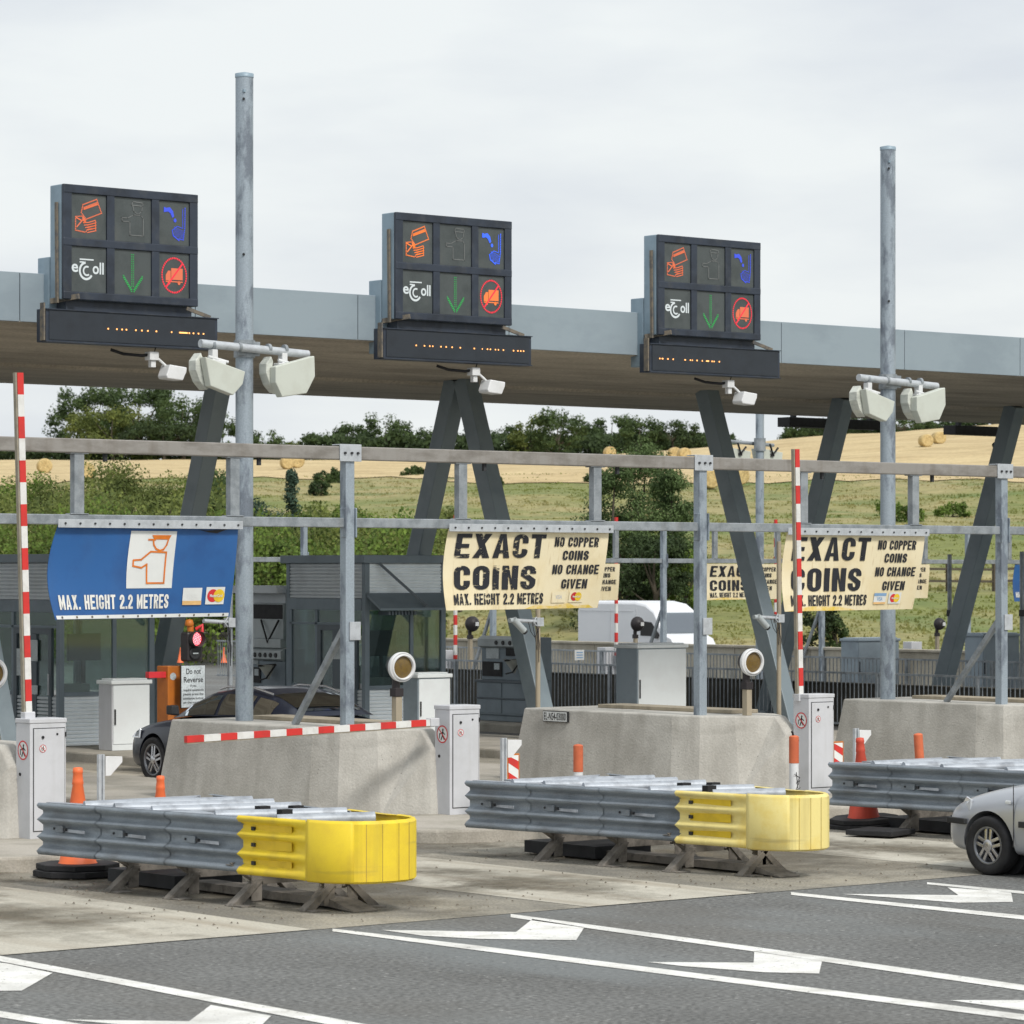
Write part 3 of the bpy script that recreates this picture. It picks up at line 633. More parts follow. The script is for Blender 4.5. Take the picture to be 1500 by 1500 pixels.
for px, yt, w, D, lb in ((606,684,44,262,'dark bush at the edge of the straw field left of the inverted V'),(640,694,34,258,'small bush on the field edge behind the left strut leg'),(720,700,40,235,'hedge bush on the slope behind the right strut leg'),(875,694,50,240,'field edge bush left of the tall roadside trees'),(1300,738,50,200,'green scrub on the slope right of the right mast'),(1330,745,60,190,'green scrub clump between the right mast and last post'),(1395,738,60,200,'green scrub clump left of the last gantry post'),(485,700,60,240,'field edge scrub left of the first gantry post'),(470,712,40,225,'low scrub below the twin bales')):
    q = P(px, 800, D)
    tree(lb, px, yt, 1000, w, D, 'bright' if yt > 730 else 'oak', 'bush', 'scrub at the edge of the straw field', name='bush')
# ---------------------------------------------------------------- straw bales
M['bale'] = mat('bale_straw', (.55,.42,.20), .95, 0, scale=3, c2=(.42,.30,.13), fine=.25, fscale=9, bump=.6, bscale=12)
bl = [(65,682,350,'bale behind the raised barrier arm at the left'),(126,689,330,'pale bale half hidden by the bushes above the blue banner'),(421,677,385,'left bale of the pair right of the left mast'),(435,675,390,'right bale of the pair right of the left mast'),
 (893,662,420,'bale peeping over the gantry beam left of the tall trees'),(988,664,425,'small far bale right of the tall trees'),(1002,665,430,'smallest bale beside the slanting strut'),(1040,702,265,'pale bale left of the slanting strut below the beam'),(1082,699,280,'pale bale between the slanting strut and the far mast'),
 (1356,645,400,'left bale of the pair near the right mast'),(1375,641,408,'right bale of the pair near the right mast')]
for px, py, D, lb in bl:
    # stand each bale on the slope where its line of sight meets the field
    q = P(px, py, D); best = min((abs(H-(py-YH)*d/F-(gz(P(px,0,d).x, P(px,0,d).y)+.7)), d) for d in range(180, 470, 3)); d = best[1]; q = P(px, py, d)
    g = gz(q.x, q.y)+.05
    mb = MB(); mb.lathe([(.54,-.58),(.63,-.54),(.65,0),(.63,.54),(.54,.58)], (q.x, q.y, g+.62), (-.42,-.88,0), 28)
    o = mb.build('straw_bale', M['bale']); tag(o, lb, 'bale', 'round straw bales on the stubble field')
# ================================================================ CANOPY
t = thing('toll_canopy', (37, 47.5, 0), 'long flat grey and brown canopy on slanting dark struts over the toll lanes', 'canopy')
u0, u1 = 4.0, 92.0
w = 2.95; uu = u0; mb = MB()
while uu < u1: mb.box((uu+.006, 41, 6.53), (min(uu+w, u1)-.006, 41.06, 7.22)); uu += w
mb.build('fascia', M['fascia'], t, bevel=.006)
mb = MB(); mb.box((u0+.02, 41.065, 6.60), (u1-.02, 53.9, 7.16)); mb.build('roof_deck', M['fascia'], t)
mb = MB(); prof = [(41.01,6.525),(41.3,6.49),(44,6.44),(47.4,6.40),(47.46,6.345),(47.8,6.335),(51,6.40),(54,6.50),(54,6.62),(41.07,6.62)]
mb.prism([(u0, a, b) for a, b in prof], (0,0,0), (u1-u0,0,0)); mb.build('soffit', M['soffit'], t)
def strut(a, b):
    mb = MB(); mb.bar(a, b, .34, .30, (1,0,0)); o = mb.build('strut', M['strut'], t, bevel=.015)
    mb = MB(); mb.cbox((b[0], b[1], .22), (.6,.6,.10)); mb.build('base_plate', M['strut'], o, bevel=.01)
for uu, fr in ((32.0,'b'),(37.0,'fb'),(42.75,'f'),(46.6,'b'),(51.5,'b'),(26.4,'f'),(57,'f')):
    if 'f' in fr: strut((uu, 46.5, 6.42), (uu, 44.25, .16))
    if 'b' in fr: strut((uu, 46.75, 6.42), (uu, 48.95, .16))
for a, b, y, hh, lb in ((1157,1292,612,13,'long black sign board seen edge on under the canopy left of the right mast'),(1400,1487,624,13,'long black sign board seen edge on under the canopy at the right')):
    v = 54.3; ua, ub = uat(a, v), uat(b, v); z1 = zz(y, ua, v); mb = MB(); mb.box((ua, v, z1-.19), (ub, v+.4, z1+.02))
    e = thing('sign_board', (ua, v, z1-.19), lb, 'sign board', 'black boards hung at the back of the canopy')
    mb.build('housing', M['black'], e, bevel=.01); mb = MB(); mb.box((ua+.2, v+.1, z1+.02), (ua+.3, v+.2, z1+.3)); mb.box((ub-.3, v+.1, z1+.02), (ub-.2, v+.2, z1+.3)); mb.build('bracket', M['dark'], e)
# ================================================================ LANE SIGNS
def sign(ul, label, dots, ocol, bcol, off):
    vF = 40.55; w = 2.26; zb, zt = 6.84, 8.45
    t = thing('lane_sign', (ul+w/2, vF+.2, 6.5), label, 'lane sign', 'lit lane signs on the canopy edge')
    mb = MB(); mb.box((ul, vF+.02, zb), (ul+w, vF+.32, zt)); mb.box((ul-.02, vF+.32, zb-.5), (ul+.12, vF+.62, zt-1.0)); mb.box((ul+w-.12, vF+.32, zb-.5), (ul+w+.02, vF+.62, zt-1.0))
    pass
    mb.build('housing', M['signh'], t, bevel=.012)
    mb = MB(); mb.box((ul+.1, vF+.06, zb-.22), (ul+w-.05, vF+.30, zb-.003)); mb.build('junction_box', M['signf'], t)
    # face frame: outer and cross bars, each proud of the panels
    cw = w/3; ch = (zt-zb)/2; fr = MB()
    for x in (ul+.0, ul+cw-.035, ul+2*cw-.035, ul+w-.14):
        wd = .14 if x in (ul+.0, ul+w-.14) else .13
        fr.box((x, vF-.035, zb), (x+wd, vF+.018, zt))
    for z, hh in ((zb, .11), (zb+ch-.055, .11), (zt-.12, .12)): fr.box((ul+.002, vF-.042, z), (ul+w-.002, vF+.016, z+hh))
    fr.build('face_frame', M['signf'], t, bevel=.01)
    x0s = (ul+.14, ul+cw+.095, ul+2*cw+.095); x1s = (ul+cw-.035, ul+2*cw-.035, ul+w-.14); z0s = (zb+.11, zb+ch+.055); z1s = (zb+ch-.055, zt-.12)
    def panel(i, j):
        mb = MB(); mb.box((x0s[i]+.004, vF-.012, z0s[j]+.004), (x1s[i]-.004, vF+.014, z1s[j]-.004)); p = mb.build('display_panel', M['panel'], t)
        W = x1s[i]-x0s[i]; Hh = z1s[j]-z0s[j]
        return p, Decal(flatmap((x0s[i], vF-.014, z0s[j]), (W,0,0), (0,0,Hh), (0,-1,0)))
    lw = .020
    # payment card in a hand
    p, d = panel(0, 1)
    d.put(dots2([(.28,.58),(.33,.76),(.72,.90),(.86,.60),(.42,.44)], .030, .036, True)); 
    for q in range(4): d.put(line2([(.35,.70-q*.015),(.74,.84-q*.015)], .012))
    d.put(line2([(.36,.66),(.75,.79)], .03))
    for q in range(3): d.put(line2([(.32,.50-q*.04),(.40,.42-q*.02),(.36,.36)], .03))
    for q in range(4): d.put(line2([(.34+.03*q,.36-.055*q),(.48,.37-.05*q),(.68,.43-.06*q),(.70,.38-.06*q),(.46,.31-.055*q)], .022))
    d.put(dots2([(.28,.50),(.12,.48),(.12,.18),(.38,.15),(.46,.18)], .030, .036)); d.put(line2([(.14,.46),(.30,.40),(.16,.26)], .03))
    d.build('card_symbol', ocol, p)
    # unlit attendant
    p, d = panel(1, 1)
    d.put(line2([(.47,.84),(.50,.92),(.78,.90),(.76,.83)], .02, True)); d.put(line2([(.50,.82),(.53,.70),(.64,.64),(.74,.71),(.75,.82)], .02))
    d.put(line2([(.52,.62),(.72,.62),(.78,.56),(.78,.16),(.42,.16),(.42,.46),(.22,.46),(.20,.54),(.36,.54),(.52,.62)], .02)); d.build('attendant_symbol', L_f, p)
    # coins into a basket
    p, d = panel(2, 1)
    d.put(poly2([(.16,.86),(.16,.74),(.30,.76),(.38,.72),(.44,.62),(.50,.66),(.46,.78),(.36,.86),(.24,.84)])); d.put(disc(.53,.57,.045))
    d.put(dots2([(.86,.86),(.85,.40),(.80,.14),(.62,.16)], .034, .042)); d.put(line2([(.44,.34),(.47,.22),(.66,.12)], .03)); d.put(line2([(.78,.84),(.78,.40),(.60,.44),(.44,.34)], .016))
    for q in range(9):
        x = .50+.036*q; d.put(dots2([(x, .42-.01*q), (x+.03, .18-.004*q)], .018, .03))
    d.build('coin_symbol', bcol, p)
    # electronic toll wordmark
    p, d = panel(0, 0)
    vs, fs = text_geo('e', .36, .02, 1.15, 'LEFT'); d.put((vs, fs), .00+off, .44)
    vs, fs = text_geo('oll', .36, .02, .95, 'LEFT'); d.put((vs, fs), .60+off*.2, .42)
    d.put(ring(.42,.47,.155,.205,30,1.,95,330)); d.put(ring(.44,.47,.075,.115,24,1.,60,310)); d.put(line2([(.25,.72),(.62,.72)], .03)); d.put(line2([(.25,.66),(.34,.66)], .03)); d.build('wordmark', L_w, p)
    # green arrow made of lamps
    p, d = panel(1, 0)
    for q in range(15):
        y = .90-q*.05
        for s in (-.035, .012): d.put(rect2(.49+s, y-.011, .49+s+.028, y+.009))
    for q in range(9):
        for s in (-1, 1):
            x = .50+s*(.25-q*.027); y = .42-q*.037
            d.put(rect2(x-.018, y-.012, x+.018, y+.012)); d.put(rect2(x-.016, y-.055, x+.016, y-.035))
    d.build('arrow_symbol', L_g, p)
    # no lorries
    p, d = panel(2, 0)
    [d.put(disc(.50+.385*1.04*math.cos(q*PI/22), .50+.385*math.sin(q*PI/22), .024, 8)) for q in range(44)]; d.put(line2([(.25,.25),(.76,.76)], .045), lift=.008)
    d.build('prohibition_ring', L_r, p); d = Decal(d.fn)
    d.put(rect2(.40,.40,.78,.66)); d.put(poly2([(.22,.38),(.22,.50),(.30,.60),(.385,.60),(.385,.38)])); d.put(rect2(.22,.345,.78,.37)); d.put(disc(.33,.335,.045)); d.put(disc(.66,.335,.045)); d.build('lorry_symbol', ocol, p)
    # message board
    vb = 40.15; ba, bb = ul-.50, ul+w+.10
    mb = MB(); mb.box((ba, vb+.015, 6.20), (bb, vb+.26, 6.66)); b = mb.build('message_board', M['signf'], t, bevel=.008)
    mb = MB(); mb.box((ba+.05, vb+.005, 6.235), (bb-.05, vb+.014, 6.63)); 
    b2 = mb.build('message_face', M['msg'], b)
    mb = MB()
    for q in range(0): mb.box((ba+.05, vb-.001, 6.25+q*.027), (bb-.05, vb+.005, 6.254+q*.027))
    mb.box((ba-.005, vb-.012, 6.20), (bb+.005, vb+.012, 6.213)); mb.box((ba-.005, vb-.012, 6.648), (bb+.005, vb+.012, 6.661))
    mb.build('louvre', M['signf'], b)
    d = Decal(flatmap((ba, vb-.003, 6.20), (bb-ba,0,0), (0,0,.46), (0,-1,0)))
    for x, ww in dots: d.put(rect2(x-ww/2, .46-.0, x+ww/2, .46+.045))
    d.build('lamp_message', L_a, b)
    # rusty arms at the corners
    mb = MB(); mb.bar((ul-.02, vF+.12, zt-.25), (ul-.02, vF+.10, zb-.05), .03, .05); mb.bar((ul-.03, vF+.25, zb-.02), (ul+.20, vF-.12, zb+.04), .05, .07); mb.bar((bb+.0, vb+.2, 6.68), (bb-.34, vb+.3, 6.80), .04, .05)
    mb.box((ba-.03, vb+.02, 6.22), (ba-.006, vb+.12, 6.74)); mb.each('hinge_arm', M['rust'], t)
    # detector hung below
    ux = ul+w*.56
    c = thing('lane_detector', (ux, 40.3, 6.0), 'white lane detector hung below the '+label.split(' lane sign')[0]+' lane sign', 'detector', 'white detectors under the lane signs')
    mb = MB(); mb.tube([(ux-.5,40.5,6.16),(ux-.35,40.4,6.10),(ux-.1,40.3,6.08),(ux+.02,40.3,6.10)], .022, 8); mb.tube([(ux+.10,40.3,6.13),(ux+.13,40.25,6.3),(ux+.10,40.16,6.36)], .008, 6); mb.build('cable', M['black'], c)
    mb = MB(); mb.box((ux-.02,40.22,6.02),(ux+.13,40.36,6.14)); mb.tube([(ux+.12,40.3,6.08),(ux+.22,40.25,5.98),(ux+.30,40.22,5.90)], .022, 8); mb.box((ux+.02,40.25,5.92),(ux+.10,40.33,6.02)); mb.build('bracket', M['white'], c, bevel=.006)
    mb = MB(); mb.prism([(ux+.18,0,5.80),(ux+.24,0,5.96),(ux+.53,0,5.93),(ux+.52,0,5.86),(ux+.46,0,5.74),(ux+.20,0,5.76)], (0,40.10,0), (0,40.34,0)); mb.build('housing', M['white'], c, bevel=.015)
    return t
sign(25.06, 'leftmost lane sign, the largest, next to the taller mast', [(.35,.008),(.40,.008),(.43,.008),(.455,.008),(.51,.008),(.545,.008),(.58,.008),(.63,.008),(.72,.007),(.79,.05),(.825,.008),(.85,.008),(.88,.008),(.91,.008)], L_o2, L_b2, .0)
sign(30.9, 'middle lane sign over the inverted V struts showing a bright orange card symbol', [(.21,.008),(.265,.008),(.30,.007),(.32,.007),(.375,.008),(.41,.008),(.45,.008),(.505,.008),(.60,.008),(.655,.006),(.69,.008),(.71,.008),(.745,.007),(.765,.007),(.80,.008),(.87,.008),(.90,.008),(.92,.008),(.94,.008)], L_o, L_b, .01)
sign(36.2, 'smallest lane sign at the right showing a dimmer card symbol', [(.07,.008),(.09,.012),(.13,.01),(.17,.009),(.26,.01),(.30,.009),(.315,.006),(.35,.01),(.39,.008),(.43,.022),(.465,.008),(.48,.008),(.52,.009)], L_o2, L_b2, .03)
# ================================================================ MASTS WITH HOODED UNITS
def mast(u, v, zb, label, dirn=-1, hood=True, flip=False):
    t = thing('steel_mast', (u, v, zb), label, 'mast', 'tall galvanised masts')
    mb = MB(); mb.tube([(u,v,zb),(u,v,5),(u,v,9.25)], .112, 28); mb.build('pole', M['mast'], t)
    mb = MB(); mb.lathe([(.118,9.23),(.118,9.28),(.02,9.30)], (u,v,0), n=24)
    for z in (9.05,): mb.cbox((u-.07, v-.095, z), (.03,.03,.03))
    mb.build('cap', M['signh'], t)
    mb = MB(); 
    for z in (8.95, 7.0): mb.lathe([(.017,0),(.017,.01)], (u-.075,v-.092,z), (-.5,-.8,0), 10)
    mb.build('bolt_hole', M['black'], t)
    z = 5.83
    mb = MB(); mb.tube([(u-.78,v-.17,z+.02),(u+.86,v-.17,z-.05)], .052, 16)
    mb.build('crossarm', M['bright'], t)
    mb = MB(); mb.tube([(u,v,z-.12),(u,v,z-.04)], .135, 24); mb.tube([(u,v,z+.05),(u,v,z+.10)], .135, 24); mb.box((u-.16,v-.12,z-.1),(u+.16,v-.06,z+.08))
    for x in (-.60,-.2,.25,.5): mb.tube([(u+x-.02,v-.17,z),(u+x+.02,v-.17,z)], .06, 14)
    mb.build('clamp', M['galv'], t, bevel=.004)
    for s, x in ((0,-.60),(1,.46)):
        c = thing('hooded_unit', (u+x, v-.2, z-.6), ('left' if s == 0 else 'right')+' ivory hooded unit hanging from the crossarm of the '+label.split(' mast')[0]+' mast', 'sensor hood', 'ivory hooded units on mast crossarms')
        sh = [(.02,-.28),(.62,-.44),(.58,-.60),(.44,-.74),(.10,-.64)] if s == 0 else [(.02,-.36),(.62,-.20),(.63,-.46),(.50,-.68),(.12,-.74),(.02,-.56)]
        ox = u+x-.34
        mb = MB(); mb.prism([(ox+a+.06, 0, z+b+.12) for a, b in sh], (0,v-.40,0), (0,v-.27,0)); mb.build('face', M['hood'], c, bevel=.012)
        arc = [(-.02,-.20),(-.10,-.30),(-.10,-.42),(-.04,-.56),(.06,-.66),(.10,-.64),(.03,-.50),(-.01,-.38),(.01,-.27)]
        mb = MB(); mb.prism([(ox+a+.13, 0, z+b+.10) for a, b in arc], (0,v-.265,0), (0,v-.10,0)); mb.prism([(ox+a*.8+.10, 0, z+b*.8+.02) for a, b in sh], (0,v-.265,0), (0,v-.16,0)); mb.build('shell', M['hoodt'], c, bevel=.012)
        mb = MB(); mb.box((u+x-.03,v-.22,z-.26),(u+x+.05,v-.12,z-.05)); mb.box((u+x-.10,v-.24,z-.24),(u+x+.16,v-.12,z-.18)); mb.tube([(u+x-.08,v-.2,z-.14),(u+x+.2,v-.22,z-.2)], .02, 8); mb.build('mounting', M['white'], c, bevel=.006)
    return t
mast(24.3, 35.0, 1.12, 'nearer left mast standing on the concrete plinth behind the blue banner')
mast(35.8, 35.0, 1.12, 'right mast rising from the right concrete plinth')
def farmast():
    q = P(1113, 900, 92); u, v = q.x, q.y
    t = thing('steel_mast', (u, v, -.3), 'far thin mast beyond the canopy between the second post and third banner', 'mast', 'tall galvanised masts')
    mb = MB(); mb.tube([(u,v,-.3),(u,v,9.2)], .115, 20); mb.build('pole', M['mast'], t)
    z = zz(650, u, v); mb = MB(); mb.tube([(u-1.0,v+.2,z+.05),(u+.7,v+.2,z-.02)], .05, 10); mb.tube([(u,v,z-.2),(u,v,z+.15)], .16, 18); mb.build('crossarm', M['galv'], t)
    for s, x in (('left',-.75),('right',.45)):
        c = thing('hooded_unit', (u+x, v+.2, z-.5), s+' hooded unit on the far mast seen from behind', 'sensor hood', 'ivory hooded units on mast crossarms')
        mb = MB(); mb.prism([(u+x-.4,0,z-.12),(u+x+.42,0,z-.22),(u+x+.38,0,z-.52),(u+x-.3,0,z-.50)], (0,v,0), (0,v+.4,0)); mb.build('face', M['hood'], c, bevel=.01)
        mb = MB(); mb.tube([(u+x-.1,v-.03,z),(u+x,v-.05,z-.28),(u+x+.2,v-.04,z-.1)], .03, 6); mb.cbox((u+x,v-.02,z-.3),(.12,.05,.08)); mb.build('mounting', M['black'], c)
farmast()
# ================================================================ HEIGHT GANTRIES
def gantry(v, posts, hang, ua, ub, zoff, zbase, label, near=True):
    t = thing('height_gantry', (posts[0], v, 0), label, 'gantry')
    zt1, zt0 = 4.52+zoff, 4.36+zoff; zl1, zl0 = 3.665+zoff, 3.55+zoff
    if not near: zt1, zt0 = 4.30, 4.18
    cuts = [ua]+[p for p in posts if ua < p < ub]+[ub]
    for a, b in zip(cuts[:-1], cuts[1:]):
        mb = MB(); mb.box((a+.004, v-.07, zt0), (b-.004, v+.07, zt1)); mb.build('upper_beam', M['beam'] if near else M['galv'], t, bevel=.012)
        mb = MB(); mb.box((a+.08, v-.05, zl0), (b-.08, v+.05, zl1)); mb.build('lower_beam', M['galv'], t, bevel=.01)
    for p in posts:
        mb = MB(); mb.box((p-.065, v-.062, zbase), (p+.065, v+.062, zt0)); mb.box((p-.085, v-.09, zl0-.12), (p-.068, v+.03, zl1+.12)); mb.box((p+.068, v-.09, zl0-.12), (p+.085, v+.03, zl1+.12)); o = mb.build('post', M['mast'], t, bevel=.018)
        if near:
            mb = MB(); mb.box((p-.17, v-.088, zt0-.02), (p+.15, v-.073, zt1+.02)); mb.box((p-.17, v-.088, zt1+.012), (p+.15, v+.08, zt1+.026))
            o = mb.build('joint_plate', M['bright'], t, bevel=.004)
            mb = MB()
            for x in (-.10, 0, .09): mb.lathe([(.016,0),(.016,.02)], (p+x, v-.088, (zt0+zt1)/2), (0,-1,0), 10)
            mb.build('bolt', M['dark'], o)
            mb = MB(); mb.box((p-.02, v-.085, 2.20), (p+.14, v-.066, 2.42)); mb.build('brace_plate', M['bright'], t, bevel=.004)
        if near and abs(p-29.86) < .1: continue
        mb = MB(); mb.bar((p-.02, v+.05, 2.32+zoff), (p-.02, v+1.05, zbase+.02), .07, .07); mb.build('brace', M['galv'], t, bevel=.006)
    for h in hang:
        mb = MB(); mb.box((h-.065, v-.05, zl1+.012), (h+.065, v+.05, zt0-.012)); mb.box((h-.12, v-.06, zl1), (h+.12, v+.06, zl1+.012)); mb.box((h-.12, v-.06, zt0-.012), (h+.12, v+.06, zt0)); mb.build('hanger', M['galv'], t, bevel=.006)
    if near:
        mb = MB()
        for h in hang:
            mb.box((h+.35, v-.02, zt0-.09), (h+.39, v+.02, zt0))
        mb.each('cable_stub', M['dark'], t)
    return t
VG = 32.6
gantry(VG, [18.38,24.13,29.86,35.63], [uat(p, VG) for p in (113,341,675,872,1175,1338)]+[uat(-95, VG)], 12.6, 46.0, 0, 1.13, 'near height gantry of weathered steel beams carrying the large banners')
VF = 65.5
gantry(VF, [47.2,53.0,58.7,64.45,70.2,76], [uat(p, VF) for p in (902,1047,1139,1355,1478)], 44, 82, -.28, -.02, 'far height gantry beyond the canopy carrying the small banners', False)
# ================================================================ BANNERS
def banner(ua, ub, v, z1, z0, swing, m, label, strip=True, bot=False, near=True, group='height banners hung from the near gantry'):
    t = thing('height_banner', ((ua+ub)/2, v, z1), label, 'banner', group)
    W = ub-ua; Hb = z1-z0
    def fn(x, y, l):      # x 0..W from left, y 0..Hb from the bottom; the sheet hangs from its top and is blown back
        s = x/W; q = 1-y/Hb
        dv = swing*(.15+.85*s)*q**1.3+.05*math.sin(q*3.1)*(1-s)+.018*math.sin(s*11)*q
        du = -.10*math.sin(q*3.0)*(1-s)**2*(1 if m is M['blue'] and near else .35)
        return Vector((ua+x+du, v-l+dv, z0+y+.015*q*s))
    mb = MB(); nx, ny = 40, 20
    for lay in (0, -.006):
        base = len(mb.v)
        vs = [fn(W*i/nx, Hb*j/ny, lay) for j in range(ny+1) for i in range(nx+1)]
        mb.add(vs, [(j*(nx+1)+i, j*(nx+1)+i+1, (j+1)*(nx+1)+i+1, (j+1)*(nx+1)+i) for j in range(ny) for i in range(nx)], True)
    sh = mb.build('sheet', m, t, fix=False)
    if strip:
        mb = MB(); mb.box((ua-.03, v-.058, z1-.03), (ub+.03, v-.047, z1+.065)); st = mb.build('clamp_strip', M['bright'], t, bevel=.003)
        mb = MB()
        for i in range(13): mb.lathe([(.012,0),(.012,.012)], (ua+.06+(W-.1)*i/12, v-.059, z1+.018), (0,-1,0), 8)
        mb.build('bolt', M['dark'], st)
    return t, sh, Decal(fn, .09), W, Hb
def cards(sh, fn, x, y, w, h, kind, step=.09):
    d = Decal(fn, step)
    d.put(rect2(x, y, x+w, y+h), lift=.010); 
    d.put(rect2(x+w*1.22, y+h*.02, x+w*2.2, y+h*1.04), lift=.010); d.build('card_panel', M['wpanel'] if kind != 'worn' else M['cream'], sh)
    if kind == 'blue' : d = Decal(fn, step); d.put(rect2(x, y, x+w, y+h*.24), lift=.013); d.build('card_stripe', M['vor'], sh)
    if kind == 'vis':
        d = Decal(fn, step); d.put(rect2(x, y+h*.74, x+w, y+h), lift=.013); vs, fs = text_geo('VISA', h*.5, .01, .75); d.put((vs, fs), x+w/2, y+h*.30, .013); d.build('card_lettering', M['vblue'], sh)
        d = Decal(fn, step); d.put(rect2(x, y, x+w, y+h*.18), lift=.013); d.build('card_stripe', M['vor'], sh)
    if kind == 'worn' or kind == 'blue':
        d = Decal(fn, step); vs, fs = text_geo('VISA', h*.5, .01, .75); d.put((vs, fs), x+w/2, y+h*.34, .013); d.build('card_lettering', M['lgrey'] if kind == 'worn' else M['wpanel'], sh)
    cx = x+w*1.58; cy = y+h*.53; r = h*.38
    d = Decal(fn, step); d.put(disc(cx, cy, r, 28), lift=.013); d.build('red_disc', M['mred'], sh)
    d = Decal(fn, step); d.put(disc(cx+r*1.1, cy, r, 28), lift=.015); d.build('yellow_disc', M['myel'], sh)
    d = Decal(fn, step); vs, fs = text_geo('MasterCard', h*.24, .02, .75); d.put((vs, fs), cx+r*.55, cy-h*.08, .018); d.build('card_lettering', M['wpanel'], sh)
def cream(ua, ub, v, z1, z0, swing, label, worn, kind, group='height banners hung from the near gantry', strip=True):
    t, sh, d, W, Hb = banner(ua, ub, v, z1, z0, swing, M['cream'], label, strip, group=group)
    k = W/2.6
    def T(s, size, x, y, xs, bold=.03, al='CENTER', mk=None, fit=None):
        dd = Decal(d.fn, .09); vs, fs = block(s, size*.73, fit, 0.)
        dd.put((vs, fs), x, y, .009); dd.build('lettering', mk or M['ink'], sh)
    wk = M['inkw'] if worn else M['ink']
    T('EXACT', Hb*.41, .15*k, Hb*.645, 1, .03, 'LEFT', wk, 1.42*k)
    T('COINS', Hb*.41, .17*k, Hb*.25, 1, .03, 'LEFT', wk, 1.30*k)
    T('MAX. HEIGHT 2.2 METRES', Hb*.19, .15*k, Hb*.065, 1, .022, 'LEFT', wk, 1.48*k)
    T('NO COPPER', Hb*.165, 1.72*k, Hb*.79, 1, .025, 'LEFT', wk, .72*k)
    T('COINS', Hb*.165, 1.88*k, Hb*.62, 1, .025, 'LEFT', M['ink'], .42*k)
    T('NO CHANGE', Hb*.165, 1.74*k, Hb*.44, 1, .025, 'LEFT', M['ink'], .76*k)
    T('GIVEN', Hb*.165, 1.92*k, Hb*.255, 1, .025, 'LEFT', M['ink'], .42*k)
    if kind: cards(sh, d.fn, 1.78*k, Hb*.075, .24*k, Hb*.145, kind)
    dd = Decal(d.fn, .09); dd.put(poly2([(.5*W,.002),(.97*W,.002),(.93*W,.045*Hb),(.84*W,.03*Hb),(.80*W,.07*Hb),(.70*W,.03*Hb),(.58*W,.05*Hb)]) if worn else poly2([(.02*W,.002),(.55*W,.002),(.40*W,.05*Hb),(.2*W,.06*Hb),(.12*W,.03*Hb)]), lift=.007); dd.build('stain', M['ystain'], sh)
    return t
zT = 3.545
# blue banner with the attendant pictogram
ua, ub = uat(85, VG-.05), uat(355, VG-.05)
t, sh, d, W, Hb = banner(ua, ub-.06, VG-.05, zT, 2.48, .20, M['blue'], 'blue banner with an orange cashier pictogram and white lettering MAX. HEIGHT 2.2 METRES')
x0, x1, y0, y1 = .98, 1.60, .345, 1.005
d.put(rect2(x0, y0, x1, y1), lift=.006); d.build('pictogram_panel', M['wpanel'], sh)
w_, h_ = x1-x0, y1-y0; o2 = Decal(d.fn, .09)
def N(pts): return [(x0+a*w_, y0+b*h_) for a, b in pts]
o2.put(poly2(N([(.46,.93),(.88,.93),(.84,.855),(.52,.855)])), lift=.012); o2.put(line2(N([(.40,.85),(.54,.85)]), .02), lift=.012)
o2.put(line2(N([(.50,.84),(.52,.76),(.58,.69),(.66,.66),(.74,.68),(.80,.76),(.82,.84)]), .02), lift=.012)
o2.put(line2(N([(.47,.64),(.81,.63),(.81,.09),(.43,.09),(.41,.42),(.30,.36),(.12,.39),(.12,.49),(.28,.50),(.47,.64)]), .02), lift=.012)
o2.build('cashier_pictogram', M['oline'], sh)
d3 = Decal(d.fn, .09); vs, fs = block('MAX. HEIGHT 2.2 METRES', .165, 1.46, .04)
d3.put((vs, fs), .10, .11, .009); d3.build('lettering', M['wtext'], sh)
cards(sh, d.fn, 1.76, .145, .26, .20, 'blue')
dd = Decal(d.fn, .09); dd.put(rect2(.02, .004, W-.02, .045), lift=.007); dd.build('hem_strip', M['wpanel'], sh)
dd = Decal(d.fn); 
for i in range(12): dd.put(disc(.10+i*(W-.2)/11, .025, .014, 10), lift=.011)
dd.build('eyelet', M['rust'], sh)
dd = Decal(d.fn, .09); dd.put(poly2([(1.88,1.03),(2.0,1.015),(2.3,1.035),(2.15,.985),(2.04,.995)]), lift=.008); dd.build('tear', M['trim'], sh)
cream(uat(657, VG-.05), uat(892, VG-.05), VG-.05, zT, 2.545, .24, 'worn cream banner EXACT COINS with peeling letters left of the white van', True, 'worn')
cream(uat(1153, VG-.05), uat(1355, VG-.05), VG-.05, zT, 2.49, .26, 'cleaner cream banner EXACT COINS behind the raised arm at the right', False, 'vis')
gf = 'small height banners on the far gantry'
for ua, lb in ((54.4,'small far cream banner showing behind the right edge of the worn banner'),(60.1,'small far cream banner between the second post and the third banner'),(65.85,'small far cream banner showing behind the right edge of the cleaner banner')):
    cream(ua+.1, ua+2.75, VF-.05, 3.25, 2.30, .1, lb, False, None, gf, False)
t, sh, d, W, Hb = banner(72.1, 74.6, VF-.05, 3.25, 2.2, .1, M['blue'], 'small far blue banner cut by the right edge', False, near=False, group=gf)
vs, fs = block('MAX. HEIGHT', .16, .75); d.put((vs, fs), .10, .11, .009); d.build('lettering', M['wtext'], sh)
